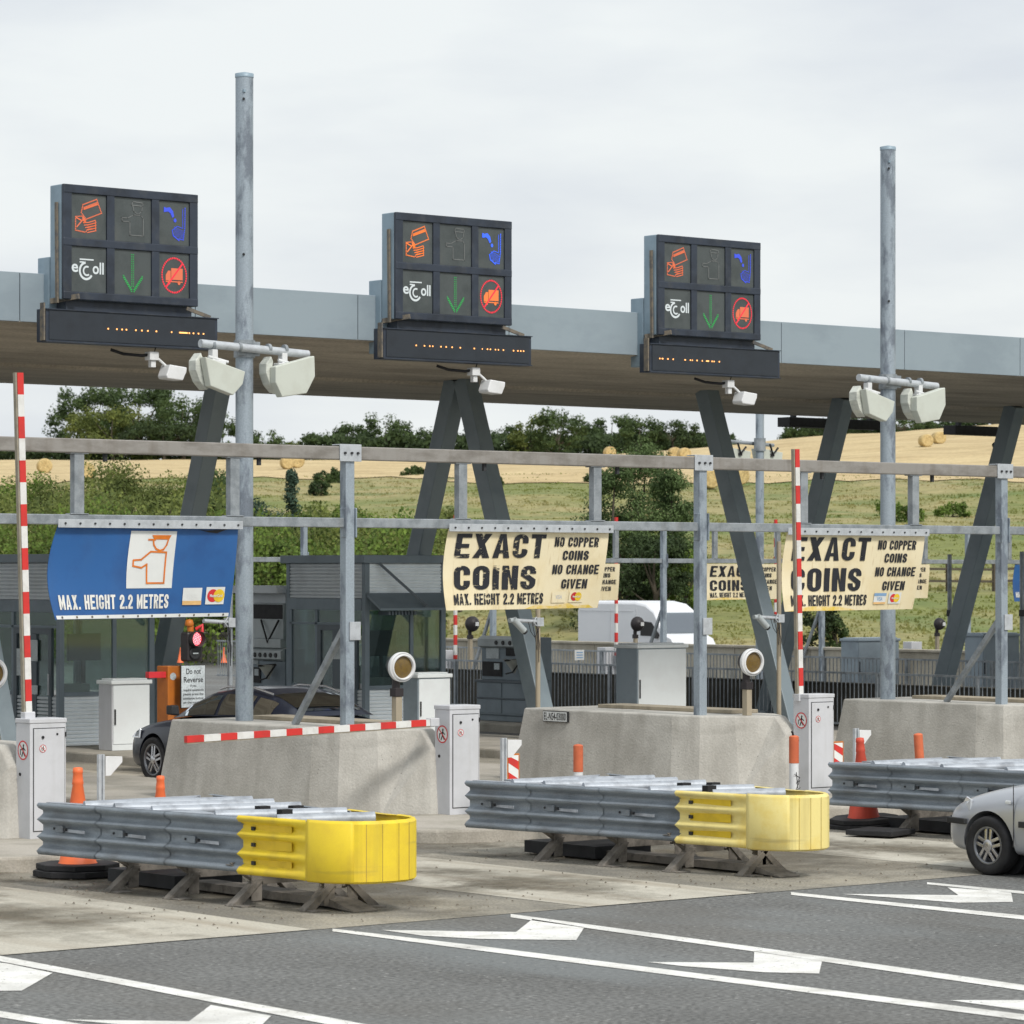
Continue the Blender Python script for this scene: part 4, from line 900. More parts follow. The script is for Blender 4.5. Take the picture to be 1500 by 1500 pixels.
# ================================================================ PLINTHS
def plinth(du, v1, label):
    x = du; zt = 1.15; zb = .10
    o = thing('concrete_plinth', (x+30.4, 33.5, zb), label, 'plinth', 'battered concrete plinths on the lane islands')
    #            bottom outline                        top outline (battered in)
    B = [(29.46,v1+.16),(29.46,32.75),(29.56,32.3),(29.85,31.85),(30.30,31.42),(30.60,31.42),(31.10,32.2),(31.10,v1+.16)]
    T = [(29.60,v1),(29.60,32.85),(29.69,32.42),(29.96,32.05),(30.38,31.72),(30.55,31.72),(30.96,32.32),(30.96,v1)]
    mb = MB(); n = 6; zn = .93
    vs = [(x+a, b, zb) for a, b in B]+[(x+a, b, zt) for a, b in T]
    vs += [(x+30.34, 31.48, zn), (x+30.58, 31.48, zn)]
    fs = [(0,1,9,8),(1,2,10,9),(2,3,11,10),(3,4,16),(3,16,12,11),(4,5,17,16),(16,17,13,12),(5,6,17),(17,6,14,13),(6,7,15,14),(7,0,8,15),(8,9,10,11,12,13,14,15),(7,6,5,4,3,2,1,0)]
    mb.add(vs, fs); mb.build('body', M['conc'], o, bevel=.02)
    mb = MB(); mb.box((x+30.42, 32.6, zt+.002), (x+30.9, v1-.6, zt+.05)); mb.build('top_board', M['timber'], o, bevel=.006)
    return o
plinth(-11.55, 35.9, 'concrete plinth at the left edge behind the leftmost barrier cabinet')
plinth(-5.80, 35.9, 'concrete plinth hiding the dark car, behind the lowered barrier arm')
p2 = plinth(0, 35.9, 'concrete plinth with a black and white number plate, behind the second crash cushion')
plinth(5.78, 35.5, 'concrete plinth at the right, carrying the right mast')
# number plate
q = PU = None
vm = vat(816, 29.58); mb = MB(); mb.box((29.545, vm-.26, .98), (29.575, vm+.26, 1.13)); pl = mb.build('number_plate', M['trim'], p2, bevel=.003)
d = Decal(flatmap((29.543, vm+.25, .99), (0,-1,0), (0,0,1), (-1,0,0))); d.put(rect2(.0,0,.50,.13), lift=.001); d.build('plate_face', M['wpanel'], pl)
d2 = Decal(d.fn); vs, fs = text_geo('EL-NS4-03000', .14, .008, 1, 'LEFT'); mn = min(a.x for a in vs); mx = max(a.x for a in vs); d2.put(([Vector(((a.x-mn)/(mx-mn)*.46, a.y, 0)) for a in vs], fs), .02, .018, .004); d2.build('lettering', M['trim'], pl)
# ================================================================ BARRIERS
def barrier(u, v, label, boom, zb=.155, h=1.29):
    t = thing('boom_barrier', (u+.22, v+.15, zb), label, 'barrier', 'grey barrier cabinets with red and white arms')
    mb = MB(); mb.box((u, v, zb), (u+.45, v+.29, zb+h-.05)); mb.box((u-.008, v-.008, zb+h-.05), (u+.458, v+.298, zb+h)); c = mb.build('cabinet', M['cab'], t, bevel=.008)
    mb = MB(); mb.box((u+.045, v-.012, zb+.09), (u+.425, v-.002, zb+h-.11)); dr = mb.build('door', M['cab'], t, bevel=.003)
    mb = MB(); mb.box((u+.036, v-.003, zb+.08), (u+.434, v+.001, zb+h-.10)); mb.build('door_seam', M['line'], dr)
    mb = MB(); mb.lathe([(.016,0),(.016,.012)], (u+.15, v-.012, zb+h-.20), (0,-1,0), 12); mb.lathe([(.012,0),(.012,.008)], (u+.33, v-.012, zb+h-.17), (0,-1,0), 10); mb.box((u+.425,v-.016,zb+h-.20),(u+.445,v-.004,zb+h-.15)); mb.build('lock', M['black'], dr)
    # no pedestrians stickers
    def sticker(fn, r, par):
        d = Decal(fn); d.put(disc(0,0,r,28), lift=.002); d.build('sticker', M['wpanel'], par)
        d = Decal(fn); d.put(ring(0,0,r*.86,r,28), lift=.004); d.put(line2([(-r*.62,r*.62),(r*.62,-r*.62)], r*.13), lift=.006); d.build('sticker_ring', M['mred'], par)
        d = Decal(fn); d.put(disc(.12*r,.5*r,.13*r,12), lift=.0045); d.put(line2([(.1*r,.35*r),(.05*r,-.1*r),(-.2*r,-.6*r)], r*.16), lift=.0045); d.put(line2([(.05*r,-.1*r),(.35*r,-.55*r)], r*.16), lift=.0045); d.put(line2([(-.3*r,.05*r),(.1*r,.25*r),(.45*r,0)], r*.12), lift=.0045); d.put(rect2(-.55*r,-.5*r,-.42*r,.1*r), lift=.0045); d.build('sticker_figure', M['trim'], par)
    sticker(flatmap((u-.001, v+.14, zb+h-.34), (0,-1,0), (0,0,1), (-1,0,0)), .105, c)
    sticker(flatmap((u+.15, v-.013, zb+h-.32), (1,0,0), (0,0,1), (0,-1,0)), .042, dr)
    mb = MB(); mb.lathe([(.018,0),(.018,.008)], (u, v+.20, zb+h-.60), (-1,0,0), 12); mb.build('key_hole', M['black'], c)
    # arm
    a, b = boom; a = Vector(a); b = Vector(b); L_ = (b-a).length; dn = (b-a).normalized(); n = int(L_/.235)
    vert = abs(dn.z) > .7
    up = (0,1,0) if vert else (0,0,1); wd = .075; dp = .055
    side = Vector((1,0,0)) if vert else Vector((0,0,1))
    mg = MB(); arm = MB().rod(a, b, wd if vert else dp, dp if vert else wd, .235, 1, up).build('arm', [M['boomw'], M['boomr']], t)
    off = Vector((-wd/2-.012,.006,0)) if vert else Vector((0,-.0,-wd/2-.008))
    mg.bar(a+off, b+off, .02 if vert else .045, .05 if vert else .016, up); mg.build('arm_channel', M['boomb'], arm)
    mb = MB(); mb.cbox((a.x, a.y, a.z+(.02 if vert else 0)), (.13,.10,.10)); mb.build('arm_holder', M['cab'], t, bevel=.01)
    return t
def on(px, py, v): u = uat(px, v); return (u, v, zz(py, u, v))
barrier(uat(44, 31.2), 31.2, 'leftmost barrier cabinet with its striped arm raised high', (on(41,1052,31.38), on(28,546,31.38)))
barrier(uat(659, 31.2), 31.2, 'middle barrier cabinet with its striped arm lowered to the left', (on(634,1058,31.3), on(272,1083,31.05)))
barrier(uat(1185, 31.2), 31.2, 'right barrier cabinet with its striped arm raised across the cream banner', (on(1172,1024,31.4), on(1166,658,31.4)))
# ================================================================ CRASH CUSHIONS
def cushion(uc, vo, label, ym, ydeep, nose_mat, nh=.45):
    t = thing('crash_cushion', (uc, 26.8+vo, 0), label, 'crash cushion', 'steel crash cushions with yellow noses before the islands')
    def hw(v): return nh+(.97-nh)*(v-25.0)/(28.9-25.0)
    prof = [(.012,.745),(.055,.75),(.078,.725),(.055,.695),(.004,.672),(0,.64),(.035,.612),(.075,.585),(.035,.556),(0,.53),(0,.47),(.035,.442),(.075,.415),(.035,.388),(.002,.362),(.002,.33),(.045,.305),(.078,.272),(.055,.238),(.01,.232)]
    def panel(s, va, vb, mm, proud, nm, par):
        mb = MB(); secs = []
        for v in (va, (va+vb)/2, vb):
            secs.append([Vector((uc+s*(hw(v)+o+proud), v+vo, z)) for o, z in prof])
        mb.loft(secs, True)
        secs2 = [[p-Vector((s*.006,0,0)) for p in q] for q in secs]; mb.loft(secs2, True)
        o = mb.build(nm, mm, par, fix=False); return o
    for s in (-1, 1):
        for k, (va, vb) in enumerate(((25.9,27.05),(26.95,28.05),(27.95,28.82))):
            o = panel(s, va, vb, M['rail'], .009*k, 'side_rail', t)
            vm = (va+vb)/2+.15; x = uc+s*(hw(vm)+.009*k)
            mb = MB(); mb.box((x+s*.0, vm-.42+vo, .475), (x+s*.007, vm-.08+vo, .505)); mb.build('slot_strip', M['railtop'], o)
            mb = MB(); mb.box((x+s*.004, vm-.05+vo, .465), (x+s*.022, vm+.20+vo, .535)); mb.build('slide_plate', M['rail'], o, bevel=.004)
            mb = MB(); mb.lathe([(.012,0),(.012,.01)], (x+s*.022, vm+.1+vo, .50), (s,0,0), 8); mb.cbox((x+s*.02, vm-.10+vo, .50), (.03,.035,.03)); mb.build('bolt', M['dark'], o)
        # yellow side of the nose, moulded over the rail end
        mb = MB(); secs = []
        for v in (25.92, 25.88, 25.55, 25.22, 25.12, 25.0):
            fl = 1. if v > 25.2 else (.55 if v > 25.05 else 0.)
            secs.append([Vector((uc+s*(hw(v)+.014+(o*fl+.07*(1-fl))*1.02), v+vo, .49+(z-.49)*1.07)) for o, z in prof])
        mb.loft(secs, True); ys = mb.build('nose_side', ym, t, fix=False)
        x = uc+s*(hw(25.5)+.012); 
        mb = MB()
        for z in (.505,.335,.66): mb.prism([(uc+s*(hw(25.78)+.017),25.78+vo,z-.05),(uc+s*(hw(25.24)+.034),25.24+vo,z-.042),(uc+s*(hw(25.24)+.034),25.24+vo,z+.042),(uc+s*(hw(25.78)+.017),25.78+vo,z+.05)], (0,0,0), (s*.006,0,0))
        mb.build('recess', ydeep, ys)
        mb = MB()
        for z in (.65,.50,.33): mb.cbox((uc+s*(hw(25.76)+.032), 25.76+vo, z), (.02,.05,.035))
        mb.build('bolt', M['dark'], ys)
    # rounded nose with upright ribs
    mb = MB(); secs = []; n = 44
    for i in range(n+1):
        a = PI*i/n; cx = -math.cos(a); sy = math.sin(a)
        ex = (abs(cx)**.90)*(1 if cx > 0 else -1); ey = sy**.92
        rib = .020*((i % 4)/4) if i > 13 else 0.
        x = uc+ex*(nh+.087+rib); y = 25.0+vo-(.58+rib)*ey
        zb = .205; zt = .775
        secs.append([Vector((uc+(x-uc)*.93, 25+vo+(y-25-vo)*.9, zt-.01)), Vector((x, y, zt)) if False else Vector((uc+(x-uc)*.97, 25+vo+(y-25-vo)*.96, zt)), Vector((x, y, zt-.03)), Vector((x, y, .5)), Vector((x, y, zb+.02)), Vector((uc+(x-uc)*.96, 25+vo+(y-25-vo)*.95, zb))])
    mb.loft(secs[:14], True); mb.loft(secs[13:], False); o = mb.build('nose', nose_mat, t, fix=False)
    sm_ = MB()
    for i in range(16, 42, 4):
        q = secs[i]; e = (secs[i+1][3]-secs[i-1][3]).normalized(); nr = Vector((e.y,-e.x,0)); nr = nr if nr.y < 0 else -nr
        for k in (2,3): sm_.bar(q[k]+nr*.001, q[k+1]+nr*.001, .006, .004, nr)
    sm_.build('slat_seam', M['seam'], o)  # thin dark yellow strips along the slat edges
    m = o.modifiers.new('skin', 'SOLIDIFY'); m.thickness = .02; m.offset = -1
    # cross tubes, inner frames and feet
    fr = (25.35, 26.0, 27.0, 27.55, 28.0)
    for i, v in enumerate((25.95, 26.85, 27.40, 27.85)):
        mb = MB(); a = hw(v+.25); b = hw(v)
        mb.tube([(uc-a*.98, v+.42+vo, .725), (uc+b*.93, v-.12+vo, .735)], .062, 14)
        mb.build('cross_tube', M['railtop'], t)
    mb = MB(); mb.tube([(uc-nh*.93, 25.62+vo, .72), (uc+nh*.86, 25.18+vo, .735)], .062, 14); mb.build('cross_tube', M['railtop'], t)
    mb = MB(); mb.prism([(uc-.55,28.75+vo,0),(uc+hw(28.7)*.9,28.75+vo,0),(uc+.45,28.35+vo,0),(uc-.55,27.95+vo,0)], (0,0,.70), (0,0,.748)); mb.prism([(uc-hw(28.8)-.0,28.8+vo,0),(uc-hw(28.8)+.09,28.8+vo,0),(uc-hw(27)+.26,27.0+vo,0),(uc-hw(25.9)+.04,25.92+vo,0),(uc-hw(25.9)-.0,25.92+vo,0)], (0,0,.735), (0,0,.75)); mb.build('top_plate', M['railtop'], t)
    for i, v in enumerate((25.25, 26.05, 27.0, 27.95)):
        w = hw(max(v, 25.05))-.02-(.10 if i == 0 else 0)
        mb = MB(); mb.box((uc-w, v-.02+vo, .30), (uc+w, v+.02+vo, .66)); 
        o = mb.build('inner_frame', M['dark'], t)
        f = MB(); s = w+(.05 if i == 0 else .16-.06*i)
        # waisted stand: wide saddle under the rails, narrow neck, splayed feet
        for sg in (-1, 1):
            f.prism([(uc+sg*s,v+vo,.30),(uc+sg*(s-.30),v+vo,.12),(uc+sg*(s-.38),v+vo,.12),(uc+sg*(s-.30),v+vo,.30)], (0,-.05,0), (0,.05,0))
            f.prism([(uc+sg*(s-.36),v+vo,.16),(uc+sg*(s-.28),v+vo,.16),(uc+sg*(s+.0),v+vo,-.06),(uc+sg*(s+.02),v+vo,-.085),(uc+sg*(s-.10),v+vo,-.085)], (0,-.09,0), (0,.01,0))
            f.box((uc+sg*(s-.34), v-.07+vo, -.05), (uc+sg*(s-.22), v-.06+vo, .22)); f.box((uc+sg*(s-.16),v-.22+vo,-.088),(uc+sg*(s-.0),v+.06+vo,-.072))
        f.box((uc-s+.33, v-.03+vo, .10), (uc+s-.33, v+.03+vo, .30))
        f.prism([(uc-s,v+vo-.035,.32),(uc+s,v+vo-.035,.32),(uc+s-.10,v+vo-.035,.235),(uc-s+.10,v+vo-.035,.235)], (0,0,0), (0,.02,0))
        f.build('stand', M['leg'], t, bevel=.004)
    mb = MB(); mb.box((uc-.14, 25.2+vo, -.06), (uc+.14, 28.8+vo, .02)); mb.prism([(uc-.14,25.2+vo,.02),(uc-.14,25.2+vo,-.06),(uc-.14,24.80+vo,-.085),(uc-.14,24.80+vo,-.075)], (0,0,0), (.28,0,0)); mb.build('ground_rail', M['leg'], t, bevel=.004)
    mb = MB(); mb.box((uc-.30, 27.5+vo, -.06), (uc+.5, 28.7+vo, .07)); mb.build('rear_skid', M['dark'], t)
    mb = MB()
    for x, v in ((-.1,26.3),(.18,26.15),(-.2,25.8)): mb.cbox((uc+x, v+vo, .765), (.12,.09,.09))
    mb.build('strap_block', M['black'], t)
    k = .966; t.location = (uc*k, (26.8+vo)*k, .088); t.scale = (k, k, k)
    return t
cushion(18.57, 0, 'nearest crash cushion with a bright yellow nose, in front of the lowered arm', M['yellow'], M['yellowdeep'], M['yellow'])
cushion(24.05, .1, 'middle crash cushion with a sun-faded pale yellow nose', M['yellowfade'], M['yellowdeep'], M['yellowfade'], .34)
cushion(29.66, .15, 'right crash cushion of grey rails behind the silver car', M['yellowfade'], M['yellowdeep'], M['yellowfade'])
# ================================================================ CONES AND POSTS
def cone(px, ybase, D, hgt, label, m, tilt=0, band=False, base=True, zb=None):
    q = P(px, ybase, D); z = 0.02 if zb is None else zb
    k = hgt/.95
    t = thing('traffic_cone', (q.x, q.y, z), label, 'cone', 'traffic cones by the barriers')
    mb = MB(); mb.lathe([(.205*k,.05*k),(.20*k,.08*k),(.165*k,.12*k),(.140*k,.25*k),(.13*k,.26*k),(.047*k,.80*k),(.052*k,.81*k),(.048*k,.84*k),(.042*k,.90*k),(.047*k,.91*k),(.042*k,.95*k),(.02*k,.955*k)], (q.x,q.y,z), n=28); mb.build('body', m, t)
    if base:
        mb = MB(); n = 8; mb.prism([(q.x+.40*k*math.cos(2*PI*(i+.5)/n), q.y+.40*k*math.sin(2*PI*(i+.5)/n), z) for i in range(n)], (0,0,0), (0,0,.055*k)); 
        mb.prism([(q.x+.37*k*math.cos(2*PI*(i+.2)/n), q.y+.37*k*math.sin(2*PI*(i+.2)/n), z) for i in range(n)], (0,0,.058*k), (0,0,.11*k)); mb.build('base', M['black'], t, bevel=.008)
    if tilt: t.rotation_euler = tilt
    return t
q = G(114, 1285); cone(114, 1285, dep(q.x, q.y), 1.06, 'orange cone on a black base standing behind the left end of the nearest cushion', M['orange'])
q = G(235, 1268); cone(235, 1268, dep(q.x, q.y), .90, 'orange cone of which the tip shows above the nearest cushion', M['orange'])
q = G(1266, 1214); cone(1266, 1214, dep(q.x, q.y), 1.05, 'red cone on a black base leaning behind the right cushion', M['redcone'], (0, R_(-4), 0))
q = G(1290, 1226); mb = MB(); mb.prism([(q.x+.42*math.cos(2*PI*(i+.5)/4+.3), q.y+.42*math.sin(2*PI*(i+.5)/4+.3), .03) for i in range(4)], (0,0,0), (0,0,.06)); o = mb.build('cone_base', M['black'], bevel=.01); tag(o, 'flat black rubber cone base lying beside the red cone', 'cone base')
for px, yb, lb in ((264,975,'small distant orange cone left of the red signal'),(328,975,'small distant orange cone right of the red signal')):
    cone(px, yb, 105, .5, lb, M['orange'], base=False, zb=zz(yb-3, P(px,yb,105).x, P(px,yb,105).y))
def delin(px, ytop, v, label, tilt=0, scrawl=False, zb=0.0):
    u = uat(px, v); zt = zz(ytop, u, v)
    t = thing('marker_post', (u, v, zb), label, 'marker post', 'white and orange marker posts')
    mb = MB(); mb.tube([(u,v,zb),(u,v,zt-.30)], .052, 18); mb.build('post', M['white'], t)
    mb = MB(); mb.tube([(u,v,zt-.30),(u,v,zt-.01)], .055, 18); mb.lathe([(.055,zt-.012),(.045,zt),(.015,zt+.008)], (u,v,0), n=18); mb.build('sleeve', M['sleeve'], t)
    if scrawl:
        d = Decal(flatmap((u-.045, v-.05, zt-.62), (1,0,0), (0,0,1), (0,-1,0))); d.put(line2([(.0,.2),(.08,.16),(.03,.10),(.08,.13),(.02,.02),(.09,.05)], .008), lift=.006); d.put(line2([(.03,.22),(.05,.05)], .008), lift=.006); d.build('scribble', M['trim'], t)
        mb = MB(); mb.tube([(u-.01,v,zt),(u-.02,v,zt+.035),(u-.035,v,zt+.05)], .012, 6); mb.build('hook', M['black'], t)
    if tilt: t.rotation_euler = (0, tilt, 0)
delin(847, 1091, 28.6, 'marker post with an orange sleeve behind the left part of the middle cushion')
delin(1163, 1078, 26.9, 'marker post with black scribble beside the pale yellow nose', scrawl=True)
delin(1353, 1074, 28.0, 'leaning marker post behind the right cushion', tilt=R_(-5))
def flagpost(px, ytop, v, label):
    u = uat(px, v); zt = zz(ytop, u, v)
    t = thing('sign_post', (u, v, .0), label, 'sign post', 'short steel posts with white corner plates')
    mb = MB(); mb.box((u-.04,v-.02,0),(u-.012,v+.02,zt)); mb.box((u+.012,v-.02,0),(u+.035,v+.02,zt)); mb.box((u-.012,v+.0,0),(u+.012,v+.012,zt)); mb.build('post', M['bright'], t, bevel=.002)
    mb = MB(); mb.prism([(u+.05,v,zt-.02),(u+.26,v,zt-.03),(u+.26,v,zt-.09),(u+.11,v,zt-.23),(u+.05,v,zt-.23)], (0,-.012,0), (0,.0,0)); mb.build('plate', M['white'], t, bevel=.003)
flagpost(148, 1105, 30.4, 'short post with a white corner plate right of the leftmost cabinet')
flagpost(738, 1081, 30.4, 'short post with a white corner plate right of the middle cabinet')
flagpost(1254, 1067, 30.4, 'short post with a white corner plate right of the right cabinet')
def chevron(px, y1, v, label):
    u = uat(px, v); zt = zz(y1, u, v)
    t = thing('chevron_board', (u, v, .0), label, 'chevron board', 'narrow red and white chevron boards')
    mb = MB(); mb.box((u-.10,v,.05),(u+.10,v+.03,zt)); mb.box((u-.04,v+.03,0),(u+.04,v+.08,.5)); b = mb.build('board', M['obox'], t, bevel=.004)
    d = Decal(flatmap((u-.08, v-.001, .1), (.16,0,0), (0,0,zt-.12), (0,-1,0))); d.put(rect2(0,0,1,1), lift=.002); d.build('board_face', M['wpanel'], b)
    d = Decal(d.fn)
    for y in (.05,.4,.75): d.put(poly2([(0,y+.10),(1,y-.04 if y > .1 else y),(1,y+.13),(0,min(.99,y+.27))]), lift=.004)
    d.build('red_stripe', M['boomr'], b)
chevron(752, 1104, 32.6, 'narrow chevron board between the middle cabinet and the numbered plinth')
chevron(1228, 1086, 32.6, 'narrow chevron board left of the right plinth')
# ================================================================ ROUND LANE LAMPS
def lamp(px, py, v, label, front=True, r=.17, zb=1.15, grp='round lane lamps on short posts'):
    u = uat(px, v); z = zz(py, u, v)
    t = thing('lane_lamp', (u, v, zb), label, 'lamp', grp)
    d = Vector((-.12,-1,-.05)).normalized() if front else Vector((.2,1,0)).normalized()
    c = Vector((u, v, z))
    mb = MB(); mb.lathe([(.06,-.16),(.13,-.13),(r*.92,-.06),(r*.94,.0)], c, d, 28); mb.build('housing', M['signal'], t)
    mb = MB(); mb.lathe([(r*.95,-.04),(r*1.04,-.02),(r*1.06,.03),(r*.98,.045),(r*.96,.025),(r*.9,.06),(r*.80,.062),(r*.78,.02)], c, d, 32, cap=False); mb.build('rim', M['white'] if front else M['signal'], t)
    mb = MB(); mb.lathe([(r*.79,.02),(r*.5,.032),(.001,.036)], c, d, 32); mb.build('lens', M['lens'], t)
    if not front:
        mb = MB(); mb.cbox((u+.02, v-.17, z), (.10,.02,.10)); mb.build('back_plate', M['white'], t)
    mb = MB(); mb.tube([(u-.02,v+.08,z-r*.6),(u-.02,v+.08,z-r*1.5)], .05, 10); mb.box((u-.07,v+.02,z-r*1.5-.10),(u+.05,v+.14,z-r*1.5)); mb.build('bracket', M['signal'], t, bevel=.005)
    mb = MB(); mb.box((u-.055,v+.03,zb),(u+.035,v+.12,z-r*1.5-.10)); mb.build('post', M['timber'], t, bevel=.004)
lamp(588, 977, 32.05, 'round amber lane lamp on a tan post, left of the middle barrier cabinet')
lamp(1101, 970, 32.05, 'round amber lane lamp on a tan post, right of the second gantry post')
lamp(-13, 987, 32.05, 'round amber lane lamp cut off by the left edge')
gl = 'round lamps on the far side seen from behind'
lamp(692, 914, 68, 'black round lamp back below the left end of the worn banner', False, .19, .1, gl)
lamp(934, 914, 68, 'black round lamp back in front of the white van', False, .19, .1, gl)
lamp(1376, 914, 68, 'black round lamp back right of the right mast', False, .17, .1, gl)
# ================================================================ CAMERA POSTS
def campost(u, v, ztop, ya, label, kind):
    t = thing('camera_post', (u, v, .16), label, 'camera post', 'slim posts with side arms behind the plinths')
    mb = MB(); mb.tube([(u,v,.16),(u,v,ztop)], .04, 14); mb.build('pole', M['timber'] if kind else M['galv'], t)
    z = zz(ya, u, v)
    mb = MB(); mb.tube([(u,v-.03,z),(u-.50,v-.03,z+.03)], .033, 10); mb.build('arm', M['bright'], t)
    mb = MB(); mb.box((u-.07,v-.07,z-.07),(u+.07,v+.07,z+.07)); mb.tube([(u-.1,v-.08,z+.08),(u-.16,v-.08,z),(u-.1,v-.08,z-.06)], .012, 6); mb.build('clamp', M['bright'], t, bevel=.006)
    if kind:
        mb = MB(); mb.tube([(u-.56,v-.06,z+.045),(u-.34,v-.06,z-.14)], .055, 12); mb.tube([(u-.62,v-.03,z+.03),(u-.5,v-.03,z+.03)], .04, 10); mb.build('camera', M['machl'], t)
        mb = MB(); mb.tube([(u-.34,v-.06,z-.14),(u-.31,v-.06,z-.165)], .045, 12); mb.build('camera_lens', M['trim'], t)
    mb = MB()
    for j in range(3): mb.tube([(u-.25+.08*j,v-.06,z),(u-.22+.09*j,v-.09,z-.16-.10*j),(u-.12+.04*j,v-.07,z-.25-.2*j),(u-.03,v-.05,z-.1)], .006, 5)
    mb.build('cable', M['black'], t)
VP = 42.0
campost(28.9, VP, 3.1, 912, 'slim post holding the red signal, left of the left mast', 0)
campost(uat(788, VP), VP, 3.3, 911, 'slim post with a camera arm below the worn cream banner', 1)
campost(uat(1141, VP), VP, 3.55, 906, 'slim post with a camera arm left of the raised right arm', 1)
# red signal + do not reverse sign + orange housing
u = uat(286, VP-.15); v = VP-.15; 
t = thing('traffic_signal', (u, v, zz(970, u, v)), 'traffic signal showing a lit red lamp above the dark car', 'signal')
def zq(y): return zz(y, u, v)
mb = MB(); mb.box((u-.14,v,zq(969)),(u+.14,v+.2,zq(926))); mb.build('housing', M['signal'], t, bevel=.03)
mb = MB(); mb.lathe([(.105,0),(.10,.02),(.05,.032),(.001,.036)], (u-.005,v,zq(936)), (0,-1,0), 26); l = mb.build('red_lamp', M['redlens'], t)
mb = MB()
for i in range(34):
    a = i*2.4; rr = .09*math.sqrt(i/34); mb.lathe([(.008,0),(.006,.006)], (u-.005+rr*math.cos(a), v-.034, zq(936)+rr*math.sin(a)), (0,-1,0), 6)
mb.build('led', M['redled'], l)
mb = MB(); mb.lathe([(.10,0),(.10,.02),(.06,.01)], (u-.005,v,zq(957)), (0,-1,0), 26); mb.build('dark_lamp', M['trim'], t)
mb = MB(); mb.box((u-.055,v-.006-.02,zq(957)-.01),(u+.04,v-.021,zq(957)+.01)); mb.build('lamp_bar', M['machl'], t)
mb = MB(); mb.lathe([(.115,0),(.12,.03),(.118,.11),(.112,.11),(.112,.01)], (u-.005,v-.002,zq(936)), (0,-1,0), 26); mb.build('visor', M['signal'], t)
mb = MB(); mb.tube([(u-.02,v+.1,zq(925)),(u-.02,v+.1,zq(917))], .05, 12); mb.lathe([(.06,0),(.07,.03),(.05,.09),(.01,.10)], (u-.04,v+.1,zq(917)), n=14); mb.build('beacon', M['obox'], t)
mb = MB(); mb.tube([(u+.05,v+.06,zq(922)),(u+.13,v,zq(916)),(u+.12,v,zq(926))], .03, 8); mb.build('red_horn', M['mred'], t)
ub = uat(283, VP-.1); vb = VP-.1
t = thing('notice_board', (ub, vb, .9), 'white notice Do not Reverse on the orange housing behind the dark car', 'notice')
za, zb_ = zz(974, ub, vb), zz(1037, ub, vb)
mb = MB(); mb.box((ub-.22,vb,zb_),(ub+.22,vb+.02,za)); b = mb.build('board', M['trim'], t, bevel=.004)
d = Decal(flatmap((ub-.21, vb-.001, zb_+.01), (.42,0,0), (0,0,za-zb_-.02), (0,-1,0))); d.put(rect2(0,0,1,1), lift=.001); d.build('board_face', M['paper'], b)
d = Decal(d.fn)
for s, sz, y in (('Do not',.19,.80),('Reverse',.19,.60),('If you',.085,.49),('require assistance',.085,.39),('please press the',.085,.29),('assistance button',.085,.19),('on the machine',.085,.09)):
    vs, fs = text_geo(s, sz, .012, 1); w0 = max(a.x for a in vs)-min(a.x for a in vs); f = (.62 if s == 'Do not' else .82 if s == 'Reverse' else .25 if s == 'If you' else .86)/w0
    d.put(([Vector((a.x*f, a.y, 0)) for a in vs], fs), .5, y, .003)
d.build('lettering', M['trim'], b)
uo = uat(246, VP+.1); vo_ = VP+.1
t = thing('orange_barrier', (uo, vo_, .16), 'orange barrier housing behind the Do not Reverse notice', 'barrier')
mb = MB(); mb.box((uo,vo_,.16),(uo+.55,vo_+.3,zz(976,uo,vo_))); o = mb.build('housing', M['obox'], t, bevel=.012)
d = Decal(flatmap((uo+.09, vo_-.001, zz(991,uo,vo_)), (1,0,0), (0,0,1), (0,-1,0))); d.put(disc(0,0,.055,22), lift=.002); d.build('sticker', M['paper'], o)
mb = MB(); mb.box((uo-.30,vo_+.05,zz(993,uo,vo_)),(uo,vo_+.15,zz(984,uo,vo_))); mb.build('arm', M['mred'], t, bevel=.005)
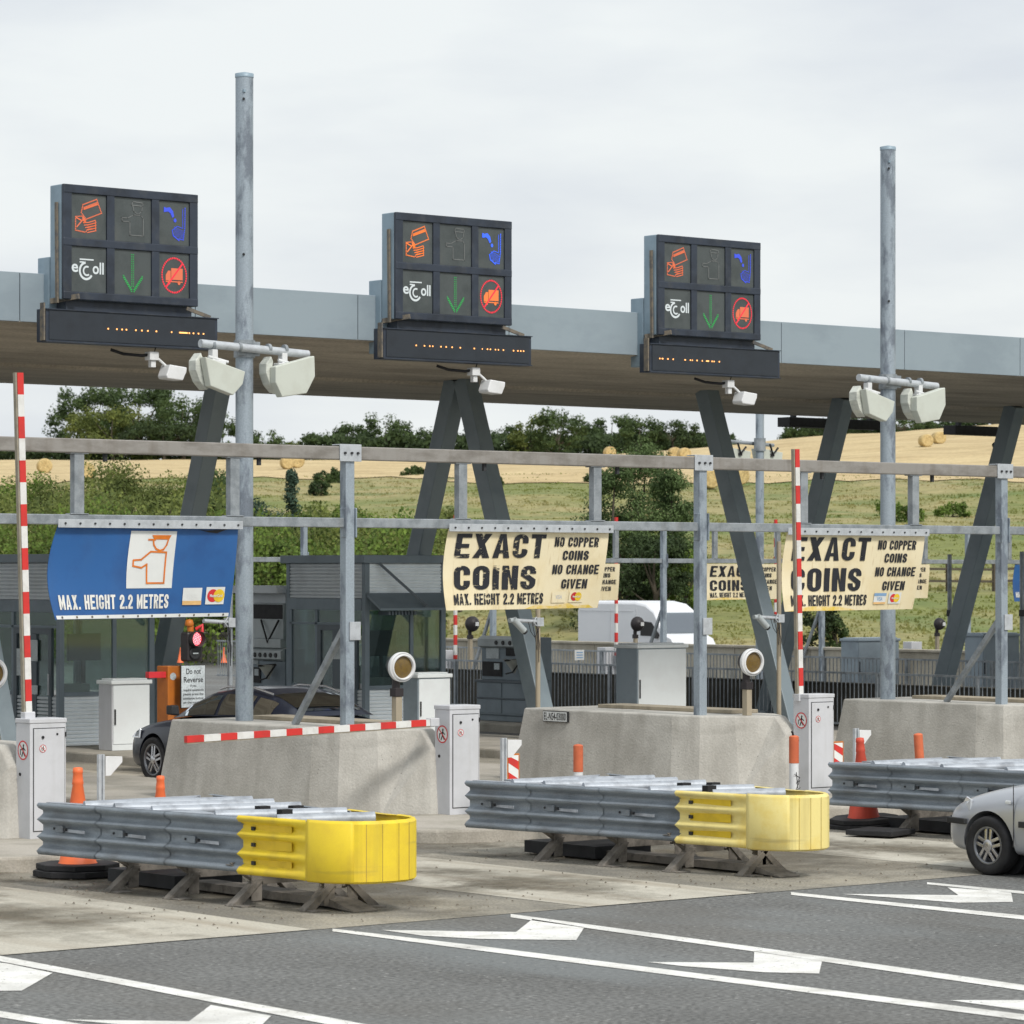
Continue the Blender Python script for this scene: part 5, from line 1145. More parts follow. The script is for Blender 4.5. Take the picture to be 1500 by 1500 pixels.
# ================================================================ BOOTHS
def corr(mb, a, b, z0, z1, axis, out, pitch=.06, d=.02):
    """horizontally ribbed cladding from point a to b (plan), facing out"""
    n = int((z1-z0)/pitch); out = Vector(out)
    secs = []
    for p in (a, b):
        s = []
        for i in range(n):
            z = z0+(z1-z0)*i/n; zc = (z1-z0)/n
            for q, o in ((0,0),(.18,d),(.72,d),(.9,0)): s.append(Vector((p[0],p[1],z+q*zc))+out*o)
        s.append(Vector((p[0],p[1],z1))); secs.append(s)
    mb.loft(secs, False)
def booth(uc, vc, w, dp, label, awn, notes):
    zb = .162; zt = 3.30
    t = thing('toll_booth', (uc+w/2, vc+dp/2, zb), label, 'booth', 'dark framed toll booths')
    u1, v1 = uc+w, vc+dp
    mb = MB()
    ft = .10
    for x, y in ((uc,vc),(u1-ft,vc),(uc,v1-ft),(u1-ft,v1-ft)): mb.box((x,y,zb),(x+ft,y+ft,zt-.12))
    mb.each('frame_post', M['boothf'], t, bevel=.006)
    mb = MB(); mb.box((uc-.08,vc-.08,zt-.12),(u1+.08,v1+.08,zt+.02)); mb.build('roof', M['boothf'], t, bevel=.01)
    mb = MB(); 
    for (z0, z1) in ((2.36,2.56),):
        mb.box((uc+ft,vc-.012,z0),(u1-ft,vc+.06,z1)); mb.box((uc-.012,vc+ft,z0),(uc+.06,v1-ft,z1)); mb.box((uc+ft,v1-.06,z0),(u1-ft,v1+.012,z1)); mb.box((u1-.06,vc+ft,z0),(u1+.012,v1-ft,z1))
    mb.each('header_band', M['boothf'], t, bevel=.006)
    mb = MB(); corr(mb, (uc+ft,vc+.03), (u1-ft,vc+.03), 2.56, zt-.12, 0, (0,-1,0)); mb.build('front_cladding', M['corr'], t)
    mb = MB(); corr(mb, (uc+ft,vc+.03), (u1-ft,vc+.03), zb, .98, 0, (0,-1,0)); mb.build('front_cladding', M['corr'], t)
    mb = MB(); corr(mb, (uc+.03,v1-ft), (uc+.03,vc+ft), 2.56, zt-.12, 0, (-1,0,0)); corr(mb, (uc+.03,v1-ft), (uc+.03,vc+ft), zb, .98, 0, (-1,0,0))
    mb.box((u1-.05,vc+ft,zb),(u1-.02,v1-ft,.98)); mb.box((u1-.05,vc+ft,2.56),(u1-.02,v1-ft,zt-.12)); mb.box((uc+ft,v1-.05,2.56),(u1-ft,v1-.02,zt-.12)); mb.box((uc+ft,v1-.05,zb),(u1-ft,v1-.02,.9)); mb.each('side_cladding', M['booths'], t)
    mb = MB(); mb.box((uc+.06,vc+.06,zb+.005),(u1-.06,v1-.06,zb+.03)); mb.box((uc+.12,vc+.12,.94),(u1-.2,vc+.60,.98)); mb.build('counter', M['inner'], t)
    # front window: frame, mullion, pane
    f = MB(); f.box((uc+ft,vc+.0,.98),(u1-ft,vc+.07,1.05)); 
    f.box((uc+w*.56,vc+.01,1.05),(uc+w*.60,vc+.06,2.36)); wf = f.build('front_window', M['boothf'], t, bevel=.005)
    g = MB(); g.box((uc+ft,vc+.03,1.05),(uc+w*.56,vc+.038,2.36)); g.box((uc+w*.60,vc+.03,1.05),(u1-ft,vc+.038,2.36)); g.build('pane', M['glass'], wf)
    g = MB(); g.box((uc+ft,v1-.04,1.0),(u1-ft,v1-.032,2.36)); g.build('rear_pane', M['glass'], t)
    g = MB(); g.box((u1-.045,vc+ft,1.0),(u1-.037,v1-ft,2.36)); g.build('side_pane', M['glass'], t)
    # side door with two tall lights and a transom
    dv0 = vc+dp*.10; dv1 = vc+dp*.60
    dr = MB()
    def doorbox(a, b, c, e): dr.box((uc-.005,a,c),(uc+.05,b,e))
    doorbox(dv0, dv1, zb, .55); doorbox(dv0, dv1, 2.0, 2.10); doorbox(dv0, dv0+.10, .55, 2.0); doorbox(dv1-.10, dv1, .55, 2.0); doorbox((dv0+dv1)/2-.13, (dv0+dv1)/2+.13, .55, 2.0)
    dr = dr.build('door', M['boothd'], t, bevel=.006)
    g = MB(); g.box((uc+.02,dv0+.1,.55),(uc+.027,(dv0+dv1)/2-.13,2.0)); g.box((uc+.02,(dv0+dv1)/2+.13,.55),(uc+.027,dv1-.1,2.0)); g.build('pane', M['glass'], dr)
    h = MB(); h.tube([(uc-.03,dv0+.05,1.0),(uc-.03,dv0+.05,1.35)], .015, 8); h.build('handle', M['bright'], dr)
    for (a, b_, z0, z1) in notes:
        n = MB(); n.box((uc-.014,dv0+(dv1-dv0)*a,z0),(uc-.008,dv0+(dv1-dv0)*b_,z1)); n.build('notice', M['paper'], dr)
    s = MB(); s.box((uc+.0,dv1,zb),(uc+.05,dv1+.07,2.36)); s.box((uc+.0,v1-ft-.06,.98),(uc+.05,v1-ft,2.36)); s.box((uc,dv1+.07,.98),(uc+.05,v1-ft-.06,1.04)); s.box((uc,vc+ft,2.10),(uc+.05,v1-ft,2.14)); sw = s.build('side_window', M['boothf'], t, bevel=.005)
    g = MB(); g.box((uc+.02,dv1+.07,1.04),(uc+.027,v1-ft-.06,2.10)); g.box((uc+.02,vc+ft,2.14),(uc+.027,v1-ft,2.36)); g.build('pane', M['glass'], sw)
    # inside
    m_ = MB(); m_.box((uc+w*.28,vc+.55,1.55),(uc+w*.62,vc+.62,2.0)); m_.box((uc+w*.43,vc+.58,1.0),(uc+w*.47,vc+.61,1.55)); m_.build('monitor', M['trim'], t, bevel=.01)
    m_ = MB(); m_.box((uc+.25,vc+.25,.985),(uc+.75,vc+.45,1.18)); m_.box((uc+w-.7,vc+.2,.985),(uc+w-.35,vc+.4,1.12)); m_.build('till', M['inner'], t, bevel=.01)
    m_ = MB(); m_.box((u1-.45,vc+.16,.99),(u1-.2,vc+.34,1.17)); m_.build('blue_box', M['vblue'], t, bevel=.02)
    if awn:
        a = MB(); a.prism([(0,vc-.01,2.60),(0,vc-.42,2.36),(0,vc-.42,2.40),(0,vc-.01,2.66)], (uc+.02,0,0), (u1-.02,0,0)); a.build('awning', M['boothf'], t)
        a = MB(); a.bar((uc+.20,vc-.02,3.24), (uc+1.0,vc-.44,2.44), .045, .045); a.build('awning_strut', M['boothd'], t)
        a = MB()
        for i in range(9): a.box((uc+.25+i*.07,vc-.35,2.28),(uc+.29+i*.07,vc-.05,2.345))
        a.build('awning_slat', M['boothd'], t)
    return t
booth(29.3, 47.5, 1.86, 2.4, 'left toll booth behind the blue banner', False, [(.35,.6,1.55,1.9),(.35,.6,1.0,1.15),(.62,.9,1.3,1.75)])
booth(35.1, 46.9, 1.78, 2.35, 'right toll booth with an awning strut, behind the first gantry post', True, [(.38,.62,1.5,1.8),(.36,.6,.86,.98)])
# ================================================================ CABINETS
def cabinet(u, v, w, dp, h, label, m1, m2, zb=.162, grp='roadside equipment cabinets'):
    t = thing('equipment_cabinet', (u+w/2, v+dp/2, zb), label, 'cabinet', grp)
    mb = MB(); mb.box((u,v+.01,zb),(u+w,v+dp,zb+h-.08)); mb.build('body', m2, t, bevel=.008)
    mb = MB(); mb.box((u+.02,v-.006,zb+.10),(u+w-.012,v+.009,zb+h-.10)); d = mb.build('door', m1, t, bevel=.004)
    mb = MB(); mb.box((u+.0,v-.002,zb),(u+w,v+.0095,zb+.092)); mb.build('plinth_skirt', m1, t, bevel=.004)
    mb = MB(); mb.box((u+.035,v-.022,zb+h*.36),(u+.06,v-.007,zb+h*.58)); mb.build('handle', M['black'], d)
    mb = MB(); mb.prism([(u-.03,v-.03,0),(u+w+.03,v-.03,0),(u+w+.03,v+dp+.03,0),(u-.03,v+dp+.03,0)], (0,0,zb+h-.08), (0,0,zb+h-.015)); mb.box((u+.03,v+.03,zb+h-.015),(u+w-.03,v+dp-.03,zb+h+.01)); mb.build('lid', m1, t, bevel=.02)
    return t
cabinet(29.3, 45.9, .72, .40, 1.14, 'white cabinet in front of the left booth', M['cabw'], M['cab'])
cabinet(35.1, 45.4, .70, .42, 1.14, 'white cabinet in front of the right booth, behind the middle barrier', M['cabw'], M['cabb'])
cabinet(uat(934,46.2), 46.2, 1.20, .60, 1.55, 'large white cabinet below the white van', M['cabw'], M['cabb'])
for px, y, w, D, lb in ((1257,935,1.45,84,'blue grey cabinet behind the right mast'),(1440,928,1.3,82,'blue grey cabinet behind the last gantry post')):
    q = P(px, y, D); cabinet(q.x, q.y, w, .6, q.z-.0, lb, M['cabb'], M['cabb'], 0.0, 'blue grey cabinets beyond the fence')
# ================================================================ COIN MACHINES
def machine(u, v0, v1, zt, label, hood):
    zb = .162; L_ = v1-v0
    t = thing('coin_machine', (u+.3, (v0+v1)/2, zb), label, 'coin machine', 'coin machines on the lane islands')
    mb = MB(); mb.box((u,v0,zb+.12),(u+.55,v1,.95)); mb.box((u+.12,v0,.95),(u+.55,v1,zt-.02)); mb.box((u+.04,v0+.02,zb),(u+.5,v1-.02,zb+.12)); mb.build('body', M['machine'], t, bevel=.012)
    mb = MB(); 
    for a, b_, z0, z1 in ((.04,.48,.32,.58),(.52,.96,.32,.58),(.04,.48,.62,.90),(.52,.96,.62,.90)): mb.box((u-.012,v0+L_*a,z0),(u-.001,v0+L_*b_,z1))
    mb.each('hatch', M['machine'], t, bevel=.004)
    mb = MB(); mb.box((u-.03,v0-.02,.905),(u+.12,v1+.02,.955)); mb.box((u-.02,v0-.01,.585),(u+.0,v1+.01,.612)); mb.build('ledge', M['boothd'], t, bevel=.004)
    # basket facing the driver
    mb = MB(); c = Vector((u+.04, v0+L_*.30, 1.20)); secs = []
    for i in range(9):
        a = PI*i/8; secs.append([c+Vector((-.02-.20*math.sin(a)*k, -.24*math.cos(a)*k, .16-.30*(1-k)**1.2)) for k in (1.,.9,.7,.4,.1)])
    mb.loft(secs, True); mb.build('basket', M['basket'], t, fix=False)
    mb = MB(); mb.tube([(u-.0,v0+L_*.30-.26,1.37),(u-.2,v0+L_*.30,1.34),(u-.0,v0+L_*.30+.26,1.33)], .018, 6); mb.tube([(u-.0,v0+L_*.30-.26,1.37),(u-.1,v0+L_*.30-.1,1.12),(u-.02,v0+L_*.30+.2,1.08)], .016, 6); mb.build('basket_rim', M['black'], t)
    mb = MB(); mb.box((u+.10,v0+L_*.06,1.42),(u+.115,v0+L_*.52,1.58)); mb.box((u+.10,v0+L_*.60,1.02),(u+.115,v0+L_*.97,1.30)); mb.build('recess', M['black'], t)
    mb = MB(); mb.prism([(0,0,zt-.24),(-.10,0,zt-.20),(-.10,0,zt-.06),(0,0,zt)], (u+.12,v0,0), (u+.12,v1,0)); hd = mb.build('button_panel', M['machl'], t, bevel=.006)
    mb = MB()
    for i in range(5): mb.lathe([(.045,0),(.04,.015)], (u+.018, v0+L_*(.12+.13*i), zt-.13), (-1,0,0), 14)
    mb.build('button', M['trim'], hd)
    mb = MB(); mb.box((u+.105,v0+L_*.66,1.36),(u+.118,v0+L_*.90,1.56)); mb.box((u+.095,v0+L_*.64,1.15),(u+.10,v0+L_*.74,1.27)); mb.each('notice', M['paper'], t)
    if hood:
        mb = MB(); mb.box((u+.05,v0+.05,zt),(u+.5,v1-.05,zt+.16)); mb.box((u+.15,v0+.1,zt+.16),(u+.5,v1-.1,zt+.80)); mb.build('upper_screen', M['machl'], t, bevel=.01)
        mb = MB(); mb.box((u+.14,v0+.12,zt+.52),(u+.148,v1-.12,zt+.78)); mb.tube([(u+.12,v0+.2,zt+.50),(u+.05,v0+.45,zt+.1),(u+.12,v0+.75,zt+.5)], .02, 6); mb.build('screen_recess', M['black'], t)
        mb = MB(); mb.box((u-.1,v0-.05,zt+.98),(u+.6,v1+.1,zt+1.12)); mb.box((u+.2,v0+.1,zt+.80),(u+.5,v1-.1,zt+.98)); mb.build('hood', M['booths'], t, bevel=.01)
machine(uat(703, 50.9)-.0, 49.4, 51.0, 1.80, 'coin machine with a white basket behind the right strut of the inverted V', False)
machine(35.1, 49.45, 50.7, 1.66, 'tall coin machine with a hood at the left side of the right booth', True)
# ================================================================ FENCES, WALLS
def fence(u, v0, v1, z0, z1, label, pitch=.115):
    t = thing('railing_fence', (u, (v0+v1)/2, z0), label, 'fence', 'galvanised bar railings beyond the lanes')
    mb = MB(); mb.box((u-.025,v0,z1-.04),(u+.025,v1,z1)); mb.box((u-.02,v0,z0+.08),(u+.02,v1,z0+.12)); mb.build('rail', M['galv'], t)
    mb = MB(); v = v0
    while v < v1: mb.box((u-.007,v-.008,z0+.10),(u+.007,v+.008,z1-.03)); v += pitch
    mb.build('bars', M['galv'], t); v = v0
    while v <= v1+.01:
        mb = MB(); mb.box((u-.03,v-.03,z0),(u+.03,v+.03,z1)); mb.build('post', M['galv'], t); v += 2.6
fence(46.35, 30, 64, 0, 1.10, 'nearer bar railing running behind the large white cabinet')
fence(54.6, 32, 80, 0, 1.10, 'farther bar railing in front of the pale concrete wall')
mb = MB(); mb.box((46.9,30,-.1),(47.15,66,.84)); mb.box((46.86,30,.84),(47.19,66,.86)); o = mb.build('low_wall', M['wallk']); tag(o, 'low dark wall right behind the nearer railing', 'wall')  # wall in one even, very dark concrete colour
mb = MB(); v = 36
while v < 130: mb.box((64.5,v+.008,-.2),(64.8,v+2.99,.93)); mb.box((64.44,v+.008,.93),(64.86,v+2.99,1.0)); v += 3
o = mb.build('concrete_wall', M['wallc'], bevel=.01); tag(o, 'long pale concrete wall between the far railing and the white van', 'wall')
# small white notice on the far railing
q = P(849, 968, 79); t = thing('notice_sign', (q.x, q.y, .5), 'small white notice on a post beside the far railing', 'notice')
mb = MB(); mb.box((q.x-.14,q.y,zz(967,q.x,q.y)),(q.x+.14,q.y+.02,zz(952,q.x,q.y))); b = mb.build('board', M['wpanel'], t)
d = Decal(flatmap((q.x-.14,q.y-.001,zz(967,q.x,q.y)), (.28,0,0), (0,0,.24), (0,-1,0)));
for y in (.2,.45,.7): d.put(rect2(.15,y,.85,y+.1), lift=.003)
d.build('print', M['vblue'], b); mb = MB(); mb.box((q.x-.02,q.y+.02,0),(q.x+.02,q.y+.05,zz(955,q.x,q.y))); mb.build('post', M['galv'], t)
# wooden post and rail fence on the slope
t = thing('field_fence', (80, 90, 0), 'brown post and rail fence along the foot of the grass slope', 'fence')
pts = [P(x, 835, 135+ (x-880)*.01) for x in range(640, 1700, 34)]; prev = None
for i, p in enumerate(pts):
    z = gz(p.x, p.y)
    mb = MB(); mb.box((p.x-.06,p.y-.06,z-.2),(p.x+.06,p.y+.06,z+1.2)); mb.build('post', M['bark'], t)
    if prev:
        mb = MB()
        for h in (.45, .95): mb.bar((prev[0],prev[1],prev[2]+h),(p.x,p.y,z+h), .05, .10)
        mb.build('rail', M['bark'], t)
    prev = (p.x, p.y, z)
# far barriers
def farbar(u, v, label, up):
    t = thing('boom_barrier', (u, v, 0), label, 'barrier', 'far barriers beyond the canopy')
    mb = MB(); mb.box((u-.22,v,-.05),(u+.22,v+.35,1.0)); mb.build('cabinet', M['cab'], t, bevel=.01)
    a = Vector((u+.12 if up else u+.22, v-.05, .62)); b = a+(Vector((0,0,3.9)) if up else Vector((2.6,0,.02))); dn = (b-a).normalized(); n = int((b-a).length/.26)
    MB().rod(a, b, .08, .06, .26, 1, (0,1,0)).build('arm', [M['boomw'], M['boomr']], t)
    mb = MB(); mb.cbox((a.x,a.y+.0,a.z),(.12,.08,.3)); mb.build('arm_holder', M['galv'], t)
VB = 69.0
farbar(uat(660, VB), VB, 'far barrier with its arm raised beside the right booth', True)
farbar(uat(896, VB), VB, 'far barrier with its arm raised in front of the van', True)
farbar(uat(1130, VB), VB, 'far barrier with its arm raised behind the slanting strut', True)
farbar(uat(1343, VB), VB, 'far barrier with its arm lowered at the right', False)
# slim far posts at the right
for px, yt, D, lb in ((1391,812,76,'slim far post left of the last gantry post'),(1497,808,74,'slim far post at the right edge')):
    q = P(px, 900, D); t = thing('camera_post', (q.x, q.y, 0), lb, 'camera post', 'slim far posts beyond the fence')
    mb = MB(); mb.tube([(q.x,q.y,0),(q.x,q.y,zz(yt,q.x,q.y))], .05, 12); mb.build('pole', M['galv'], t)
    mb = MB(); mb.cbox((q.x+.03,q.y-.05,zz(898,q.x,q.y)),(.22,.14,.14)); mb.tube([(q.x,q.y-.05,zz(898,q.x,q.y)),(q.x+.35,q.y-.05,zz(893,q.x,q.y))], .03, 8); mb.build('clamp', M['trim'], t)
# small cameras under the canopy at the far side
for px, py, lb in ((1463,650,'small black camera against the straw field beside the last strut'),(1222,641,'small pale camera beside the strut left of the right mast')):
    q = P(px, py, 70); t = thing('surveillance_camera', (q.x, q.y, q.z), lb, 'camera', 'small cameras on the canopy struts')
    mb = MB(); mb.tube([(q.x-.12,q.y,q.z-.05),(q.x+.10,q.y,q.z+.05)], .075, 12); mb.build('body', M['trim'] if px > 1300 else M['white'], t)
    mb = MB(); mb.tube([(q.x+.08,q.y+.02,q.z+.05),(q.x+.16,q.y+.03,q.z+.12),(q.x+.32,q.y+.05,q.z+.12)], .03, 8); mb.build('bracket', M['bright'], t)
# ================================================================ VEHICLES (front towards +Y of the car frame)
def carshell(secs, cyl, name, m, parent, org):
    """secs: stations (y, zbottom, ztop, halfwidth); wheel wells cut with cylinders"""
    mb = MB(); L2 = []
    for y, zb, zt, hw, tw in secs:
        h = zt-zb
        half = [(hw*.80,zb),(hw*.93,zb+.03),(hw*.985,zb+.16*h),(hw,zb+.40*h),(hw*.995,zb+.62*h),(hw*.965,zb+.84*h),(hw*(.5+.5*tw)*.93,zb+.96*h),(hw*tw*.75,zt),(hw*tw*.38,zt+.018)]
        L2.append([Vector((a,y,z)) for a, z in half]+[Vector((-a,y,z)) for a, z in reversed(half)])
    mb.loft(L2, True, True, True)
    me = bpy.data.meshes.new('x'); me.from_pydata([tuple(p) for p in mb.v], [], mb.f)
    bm = bmesh.new(); bm.from_mesh(me); bmesh.ops.remove_doubles(bm, verts=bm.verts, dist=1e-4); bmesh.ops.recalc_face_normals(bm, faces=bm.faces); bm.to_mesh(me); bm.free()
    o = bpy.data.objects.new('x', me); col.objects.link(o)
    s = o.modifiers.new('s', 'SUBSURF'); s.levels = 2; s.render_levels = 2
    hs = []
    for y, z, r in cyl:
        c = MB(); c.tube([(-2,y,z),(2,y,z)], r, 40); h = c.build('c', m); hs.append(h)
        b = o.modifiers.new('b', 'BOOLEAN'); b.operation = 'DIFFERENCE'; b.object = h; b.solver = 'EXACT'
    bpy.context.view_layer.update()
    me2 = bpy.data.meshes.new_from_object(o.evaluated_get(bpy.context.evaluated_depsgraph_get()))
    for h in hs: bpy.data.objects.remove(h)
    bpy.data.objects.remove(o)
    me2.materials.clear(); me2.materials.append(m)
    for p in me2.polygons: p.use_smooth = True
    me2.name = name
    try: me2.set_sharp_from_angle(angle=R_(38))
    except Exception: pass
    off = parent_world(parent)
    for vtx in me2.vertices: vtx.co = vtx.co+org-off
    ob = bpy.data.objects.new(name, me2); col.objects.link(ob); ob.parent = parent
    return ob
def wheel(t, c, r, rr, side, spokes=5):
    c = Vector(c); ax = Vector((side,0,0))
    mb = MB(); mb.lathe([(rr,-.10),(rr+.01,-.10),(r*.93,-.105),(r,-.07),(r,.05),(r*.97,.085),(r*.86,.10),(rr+.015,.085),(rr,.07)], c, ax, 44, cap=False)
    ty = mb.build('tyre', M['black'], None); ty.parent = t; 
    for vtx in ty.data.vertices: vtx.co -= parent_world(t)
    mb = MB(); mb.lathe([(rr+.004,.078),(rr*.93,.082),(rr*.90,.05),(rr*.88,-.05),(.04,-.05)], c, ax, 40, cap=False)
    mb.build('rim', M['alloy'], ty)
    mb = MB(); y = Vector((0,1,0)); z = Vector((0,0,1))
    for i in range(spokes):
        a = 2*PI*i/spokes+.3; d = y*math.cos(a)+z*math.sin(a); q = ax.cross(d)
        for sg in (-1, 1):
            mb.prism([c+ax*.075+d*.04+q*(.012*sg), c+ax*.075+d*.05+q*(.042*sg), c+ax*.062+d*(rr*.92)+q*(.050*sg+.0), c+ax*.062+d*(rr*.92)+q*(.016*sg)], (0,0,0), ax*(-.03))
    mb.lathe([(.065,.04),(.06,.08),(.02,.088)], c, ax, 20); mb.build('spoke', M['chrome'], ty, bevel=.003)
    mb = MB(); mb.lathe([(rr*.88,-.045),(.02,-.045)], c, ax, 30); mb.build('brake_disc', M['trim'], ty)
def car(u, v, label, paint, secs, roof, wheels, glassm, r=.30, rr=.185, name='car', glassy=(), screens=()):
    org = Vector((u, v, 0)); t = thing(name, org, label, 'car', None)
    b = carshell(secs, [(y, r, r*1.17) for y in wheels], 'body', paint, t, org)
    # cabin: stations (y, belt z, belt half width, roof z, roof half width) from windscreen foot to tail
    def at(y):
        for p, q in zip(roof[:-1], roof[1:]):
            if q[0] <= y <= p[0]:
                f = (p[0]-y)/(p[0]-q[0]); return [a+(b_-a)*f for a, b_ in zip(p, q)]
        return roof[0] if y > roof[0][0] else roof[-1]
    mb = MB(); secs_ = []; ys = []; y = roof[0][0]
    while y > roof[-1][0]: ys.append(y); y -= .06
    ys.append(roof[-1][0])
    def ring_(y, out=0.):
        _, zb_, hb, zr, hr = at(y); h = [(hb+out, zb_), (hb+(hr-hb)*.5+.012+out, zb_+(zr-zb_)*.5), (hr+out*.8, zr-.05*(zr-zb_)/.4), (hr*.90, zr-.012*(zr-zb_)/.4+out*.7), (hr*.6, zr+.012*(zr-zb_)/.4+out), (0, zr+.025*(zr-zb_)/.4+out)]
        return [Vector((a, y, z))+org for a, z in h]+[Vector((-a, y, z))+org for a, z in reversed(h[:-1])]
    mb.loft([ring_(y) for y in ys], True); mb.build('roof', paint, t, fix=False)
    def side(y, k, s, o):
        r_ = ring_(y, o); p = r_[0].lerp(r_[1], k*2) if k < .5 else r_[1].lerp(r_[2], k*2-1); x = p.x-org.x
        return Vector((org.x+s*x, p.y, p.z))
    for y0, y1 in glassy:
        for s in (-1, 1):
            g = MB(); n = 14; g.loft([[side(y0+(y1-y0)*q/n, k, s, .007) for k in (.06,.3,.5,.7,.90)] for q in range(n+1)], True); g.build('side_window', glassm, t, fix=False)
    for nm, (y0, y1) in (('windscreen', screens[0]), ('rear_window', screens[1])):
        g = MB(); n = 12; rows = []
        for q in range(n+1):
            r_ = ring_(y0+(y1-y0)*q/n, .007); rows.append(r_[3:8])
        g.loft(rows, True); g.build(nm, glassm, t, fix=False)
    for y in wheels:
        for s in (-1, 1): wheel(t, org+Vector((s*(secs[3][3]-.085), y, r)), r, rr, s)
    mb = MB(); ys = [wheels[1]-.34, wheels[0]+.34]
    for s in (-1, 1):
        for y in wheels: mb.tube([org+Vector((s*.30,y,r)), org+Vector((s*.60,y,r))], r*1.14, 30)
    mb.each('wheel_well', M['trim'], t)
    return t, org
# silver hatchback (only its front quarter is in the picture)
hw = .82
S = [(1.92,.32,.56,.58,.9),(1.84,.22,.66,.72,.9),(1.62,.19,.76,.80,.9),(1.30,.19,.85,.825,.86),(.85,.20,.93,.83,.84),(.45,.20,.98,.83,.84),(0,.20,1.0,.83,.85),(-.8,.20,1.02,.83,.85),(-1.4,.22,1.02,.82,.85),(-1.75,.26,1.0,.78,.85),(-1.86,.36,.92,.68,.85)]
uw, vw = 24.95, 23.0
u_c, v_c = uw+.80, vw-1.22
t, org = car(u_c, v_c, 'silver hatchback entering at the right edge', M['silver'], S, [(.72,.95,.66,.97,.60),(.30,.98,.74,1.20,.62),(-.08,.99,.75,1.37,.58),(-.5,1.0,.76,1.43,.58),(-1.0,1.0,.75,1.41,.57),(-1.45,1.0,.72,1.27,.54),(-1.72,1.0,.66,1.02,.55)], (1.22,-1.22), M['cglass'], .295, .185, glassy=((.32,-.30),(-.38,-1.1)), screens=((.66,.02),(-1.2,-1.62)))
mb = MB()
for s in (-1,1): mb.prism([(u_c+s*.775,v_c+1.46,.62),(u_c+s*.70,v_c+1.68,.60),(u_c+s*.60,v_c+1.75,.61),(u_c+s*.60,v_c+1.70,.70),(u_c+s*.70,v_c+1.58,.76),(u_c+s*.765,v_c+1.46,.74)], (0,0,0), (s*.022,.02,0)); 
mb.each('headlight', M['lamp'], t, bevel=.012)
mb = MB()
for s in (-1,1):
    mb.prism([(u_c+s*.812,v_c+1.50,.49),(u_c+s*.812,v_c+1.50,.55),(u_c+s*.74,v_c+1.80,.55),(u_c+s*.74,v_c+1.80,.49)], (0,0,0), (s*.03,.02,0))
mb.box((u_c-.6,v_c+1.86,.49),(u_c+.6,v_c+1.93,.55)); mb.build('bumper_strip', M['trim'], t, bevel=.008)
mb = MB(); mb.box((u_c-.856,v_c-.85,.50),(u_c-.83,v_c+.78,.56)); mb.box((u_c+.83,v_c-.85,.50),(u_c+.856,v_c+.78,.56)); mb.each('rubbing_strip', M['trim'], t, bevel=.004)
mb = MB(); mb.box((u_c-.834,v_c+.86,.30),(u_c-.826,v_c+.866,.92)); mb.box((u_c-.834,v_c-.2,.30),(u_c-.826,v_c-.194,.98)); mb.each('door_seam', M['line'], t)
mb = MB(); mb.cbox((u_c-.835,v_c+.93,.74),(.02,.07,.035)); mb.build('side_repeater', M['wpanel'], t, bevel=.008)
mb = MB(); mb.prism([(u_c-.83,v_c+.55,.98),(u_c-.99,v_c+.50,.99),(u_c-1.0,v_c+.50,1.12),(u_c-.86,v_c+.55,1.12)], (0,-.10,0), (0,.04,0)); mb.build('mirror', M['silver'], t, bevel=.02)
# dark blue car in the second lane
S2 = [(2.10,.30,.58,.60,.9),(2.02,.20,.70,.76,.9),(1.80,.17,.80,.85,.9),(1.40,.17,.88,.88,.88),(.95,.18,.94,.89,.86),(.5,.18,.98,.89,.86),(0,.18,1.0,.89,.86),(-.9,.18,1.02,.89,.86),(-1.5,.20,1.03,.88,.86),(-1.9,.24,1.02,.84,.86),(-2.05,.34,.94,.74,.86)]
u2, v2 = 27.62, 39.55
t, org = car(u2, v2, 'dark blue car waiting at the left booth, behind the concrete plinth', M['navy'], S2, [(.98,.93,.72,.95,.66),(.55,.97,.79,1.16,.67),(.10,.99,.81,1.33,.62),(-.35,1.0,.82,1.39,.62),(-.9,1.01,.81,1.38,.61),(-1.4,1.03,.79,1.29,.59),(-1.75,1.03,.76,1.16,.58),(-1.95,1.02,.72,1.04,.60)], (1.28,-1.32), M['cglass'], .325, .225, glassy=((.60,-.20),(-.28,-1.0),(-1.08,-1.5)), screens=((.92,.16),(-1.25,-1.85)))
mb = MB()
for s in (-1,1): mb.prism([(u2+s*.86,v2+1.62,.62),(u2+s*.74,v2+1.98,.62),(u2+s*.66,v2+1.98,.70),(u2+s*.84,v2+1.62,.76)], (0,0,0), (s*.02,.02,0))
mb.each('headlight', M['lamp'], t, bevel=.01)
mb = MB()
for s in (-1,1): mb.tube([(u2+s*.60,v2-.05,1.37),(u2+s*.61,v2-.25,1.41),(u2+s*.60,v2-.9,1.405),(u2+s*.58,v2-1.3,1.33)], .016, 8)
mb.each('roof_edge_tube', M['chrome'], t, bevel=.005)  # thin bright tubes along both roof edges
mb = MB(); mb.prism([(u2-.88,v2+.66,.98),(u2-1.06,v2+.60,1.0),(u2-1.06,v2+.60,1.13),(u2-.90,v2+.66,1.13)], (0,-.10,0), (0,.05,0)); mb.build('mirror', M['trim'], t, bevel=.02)
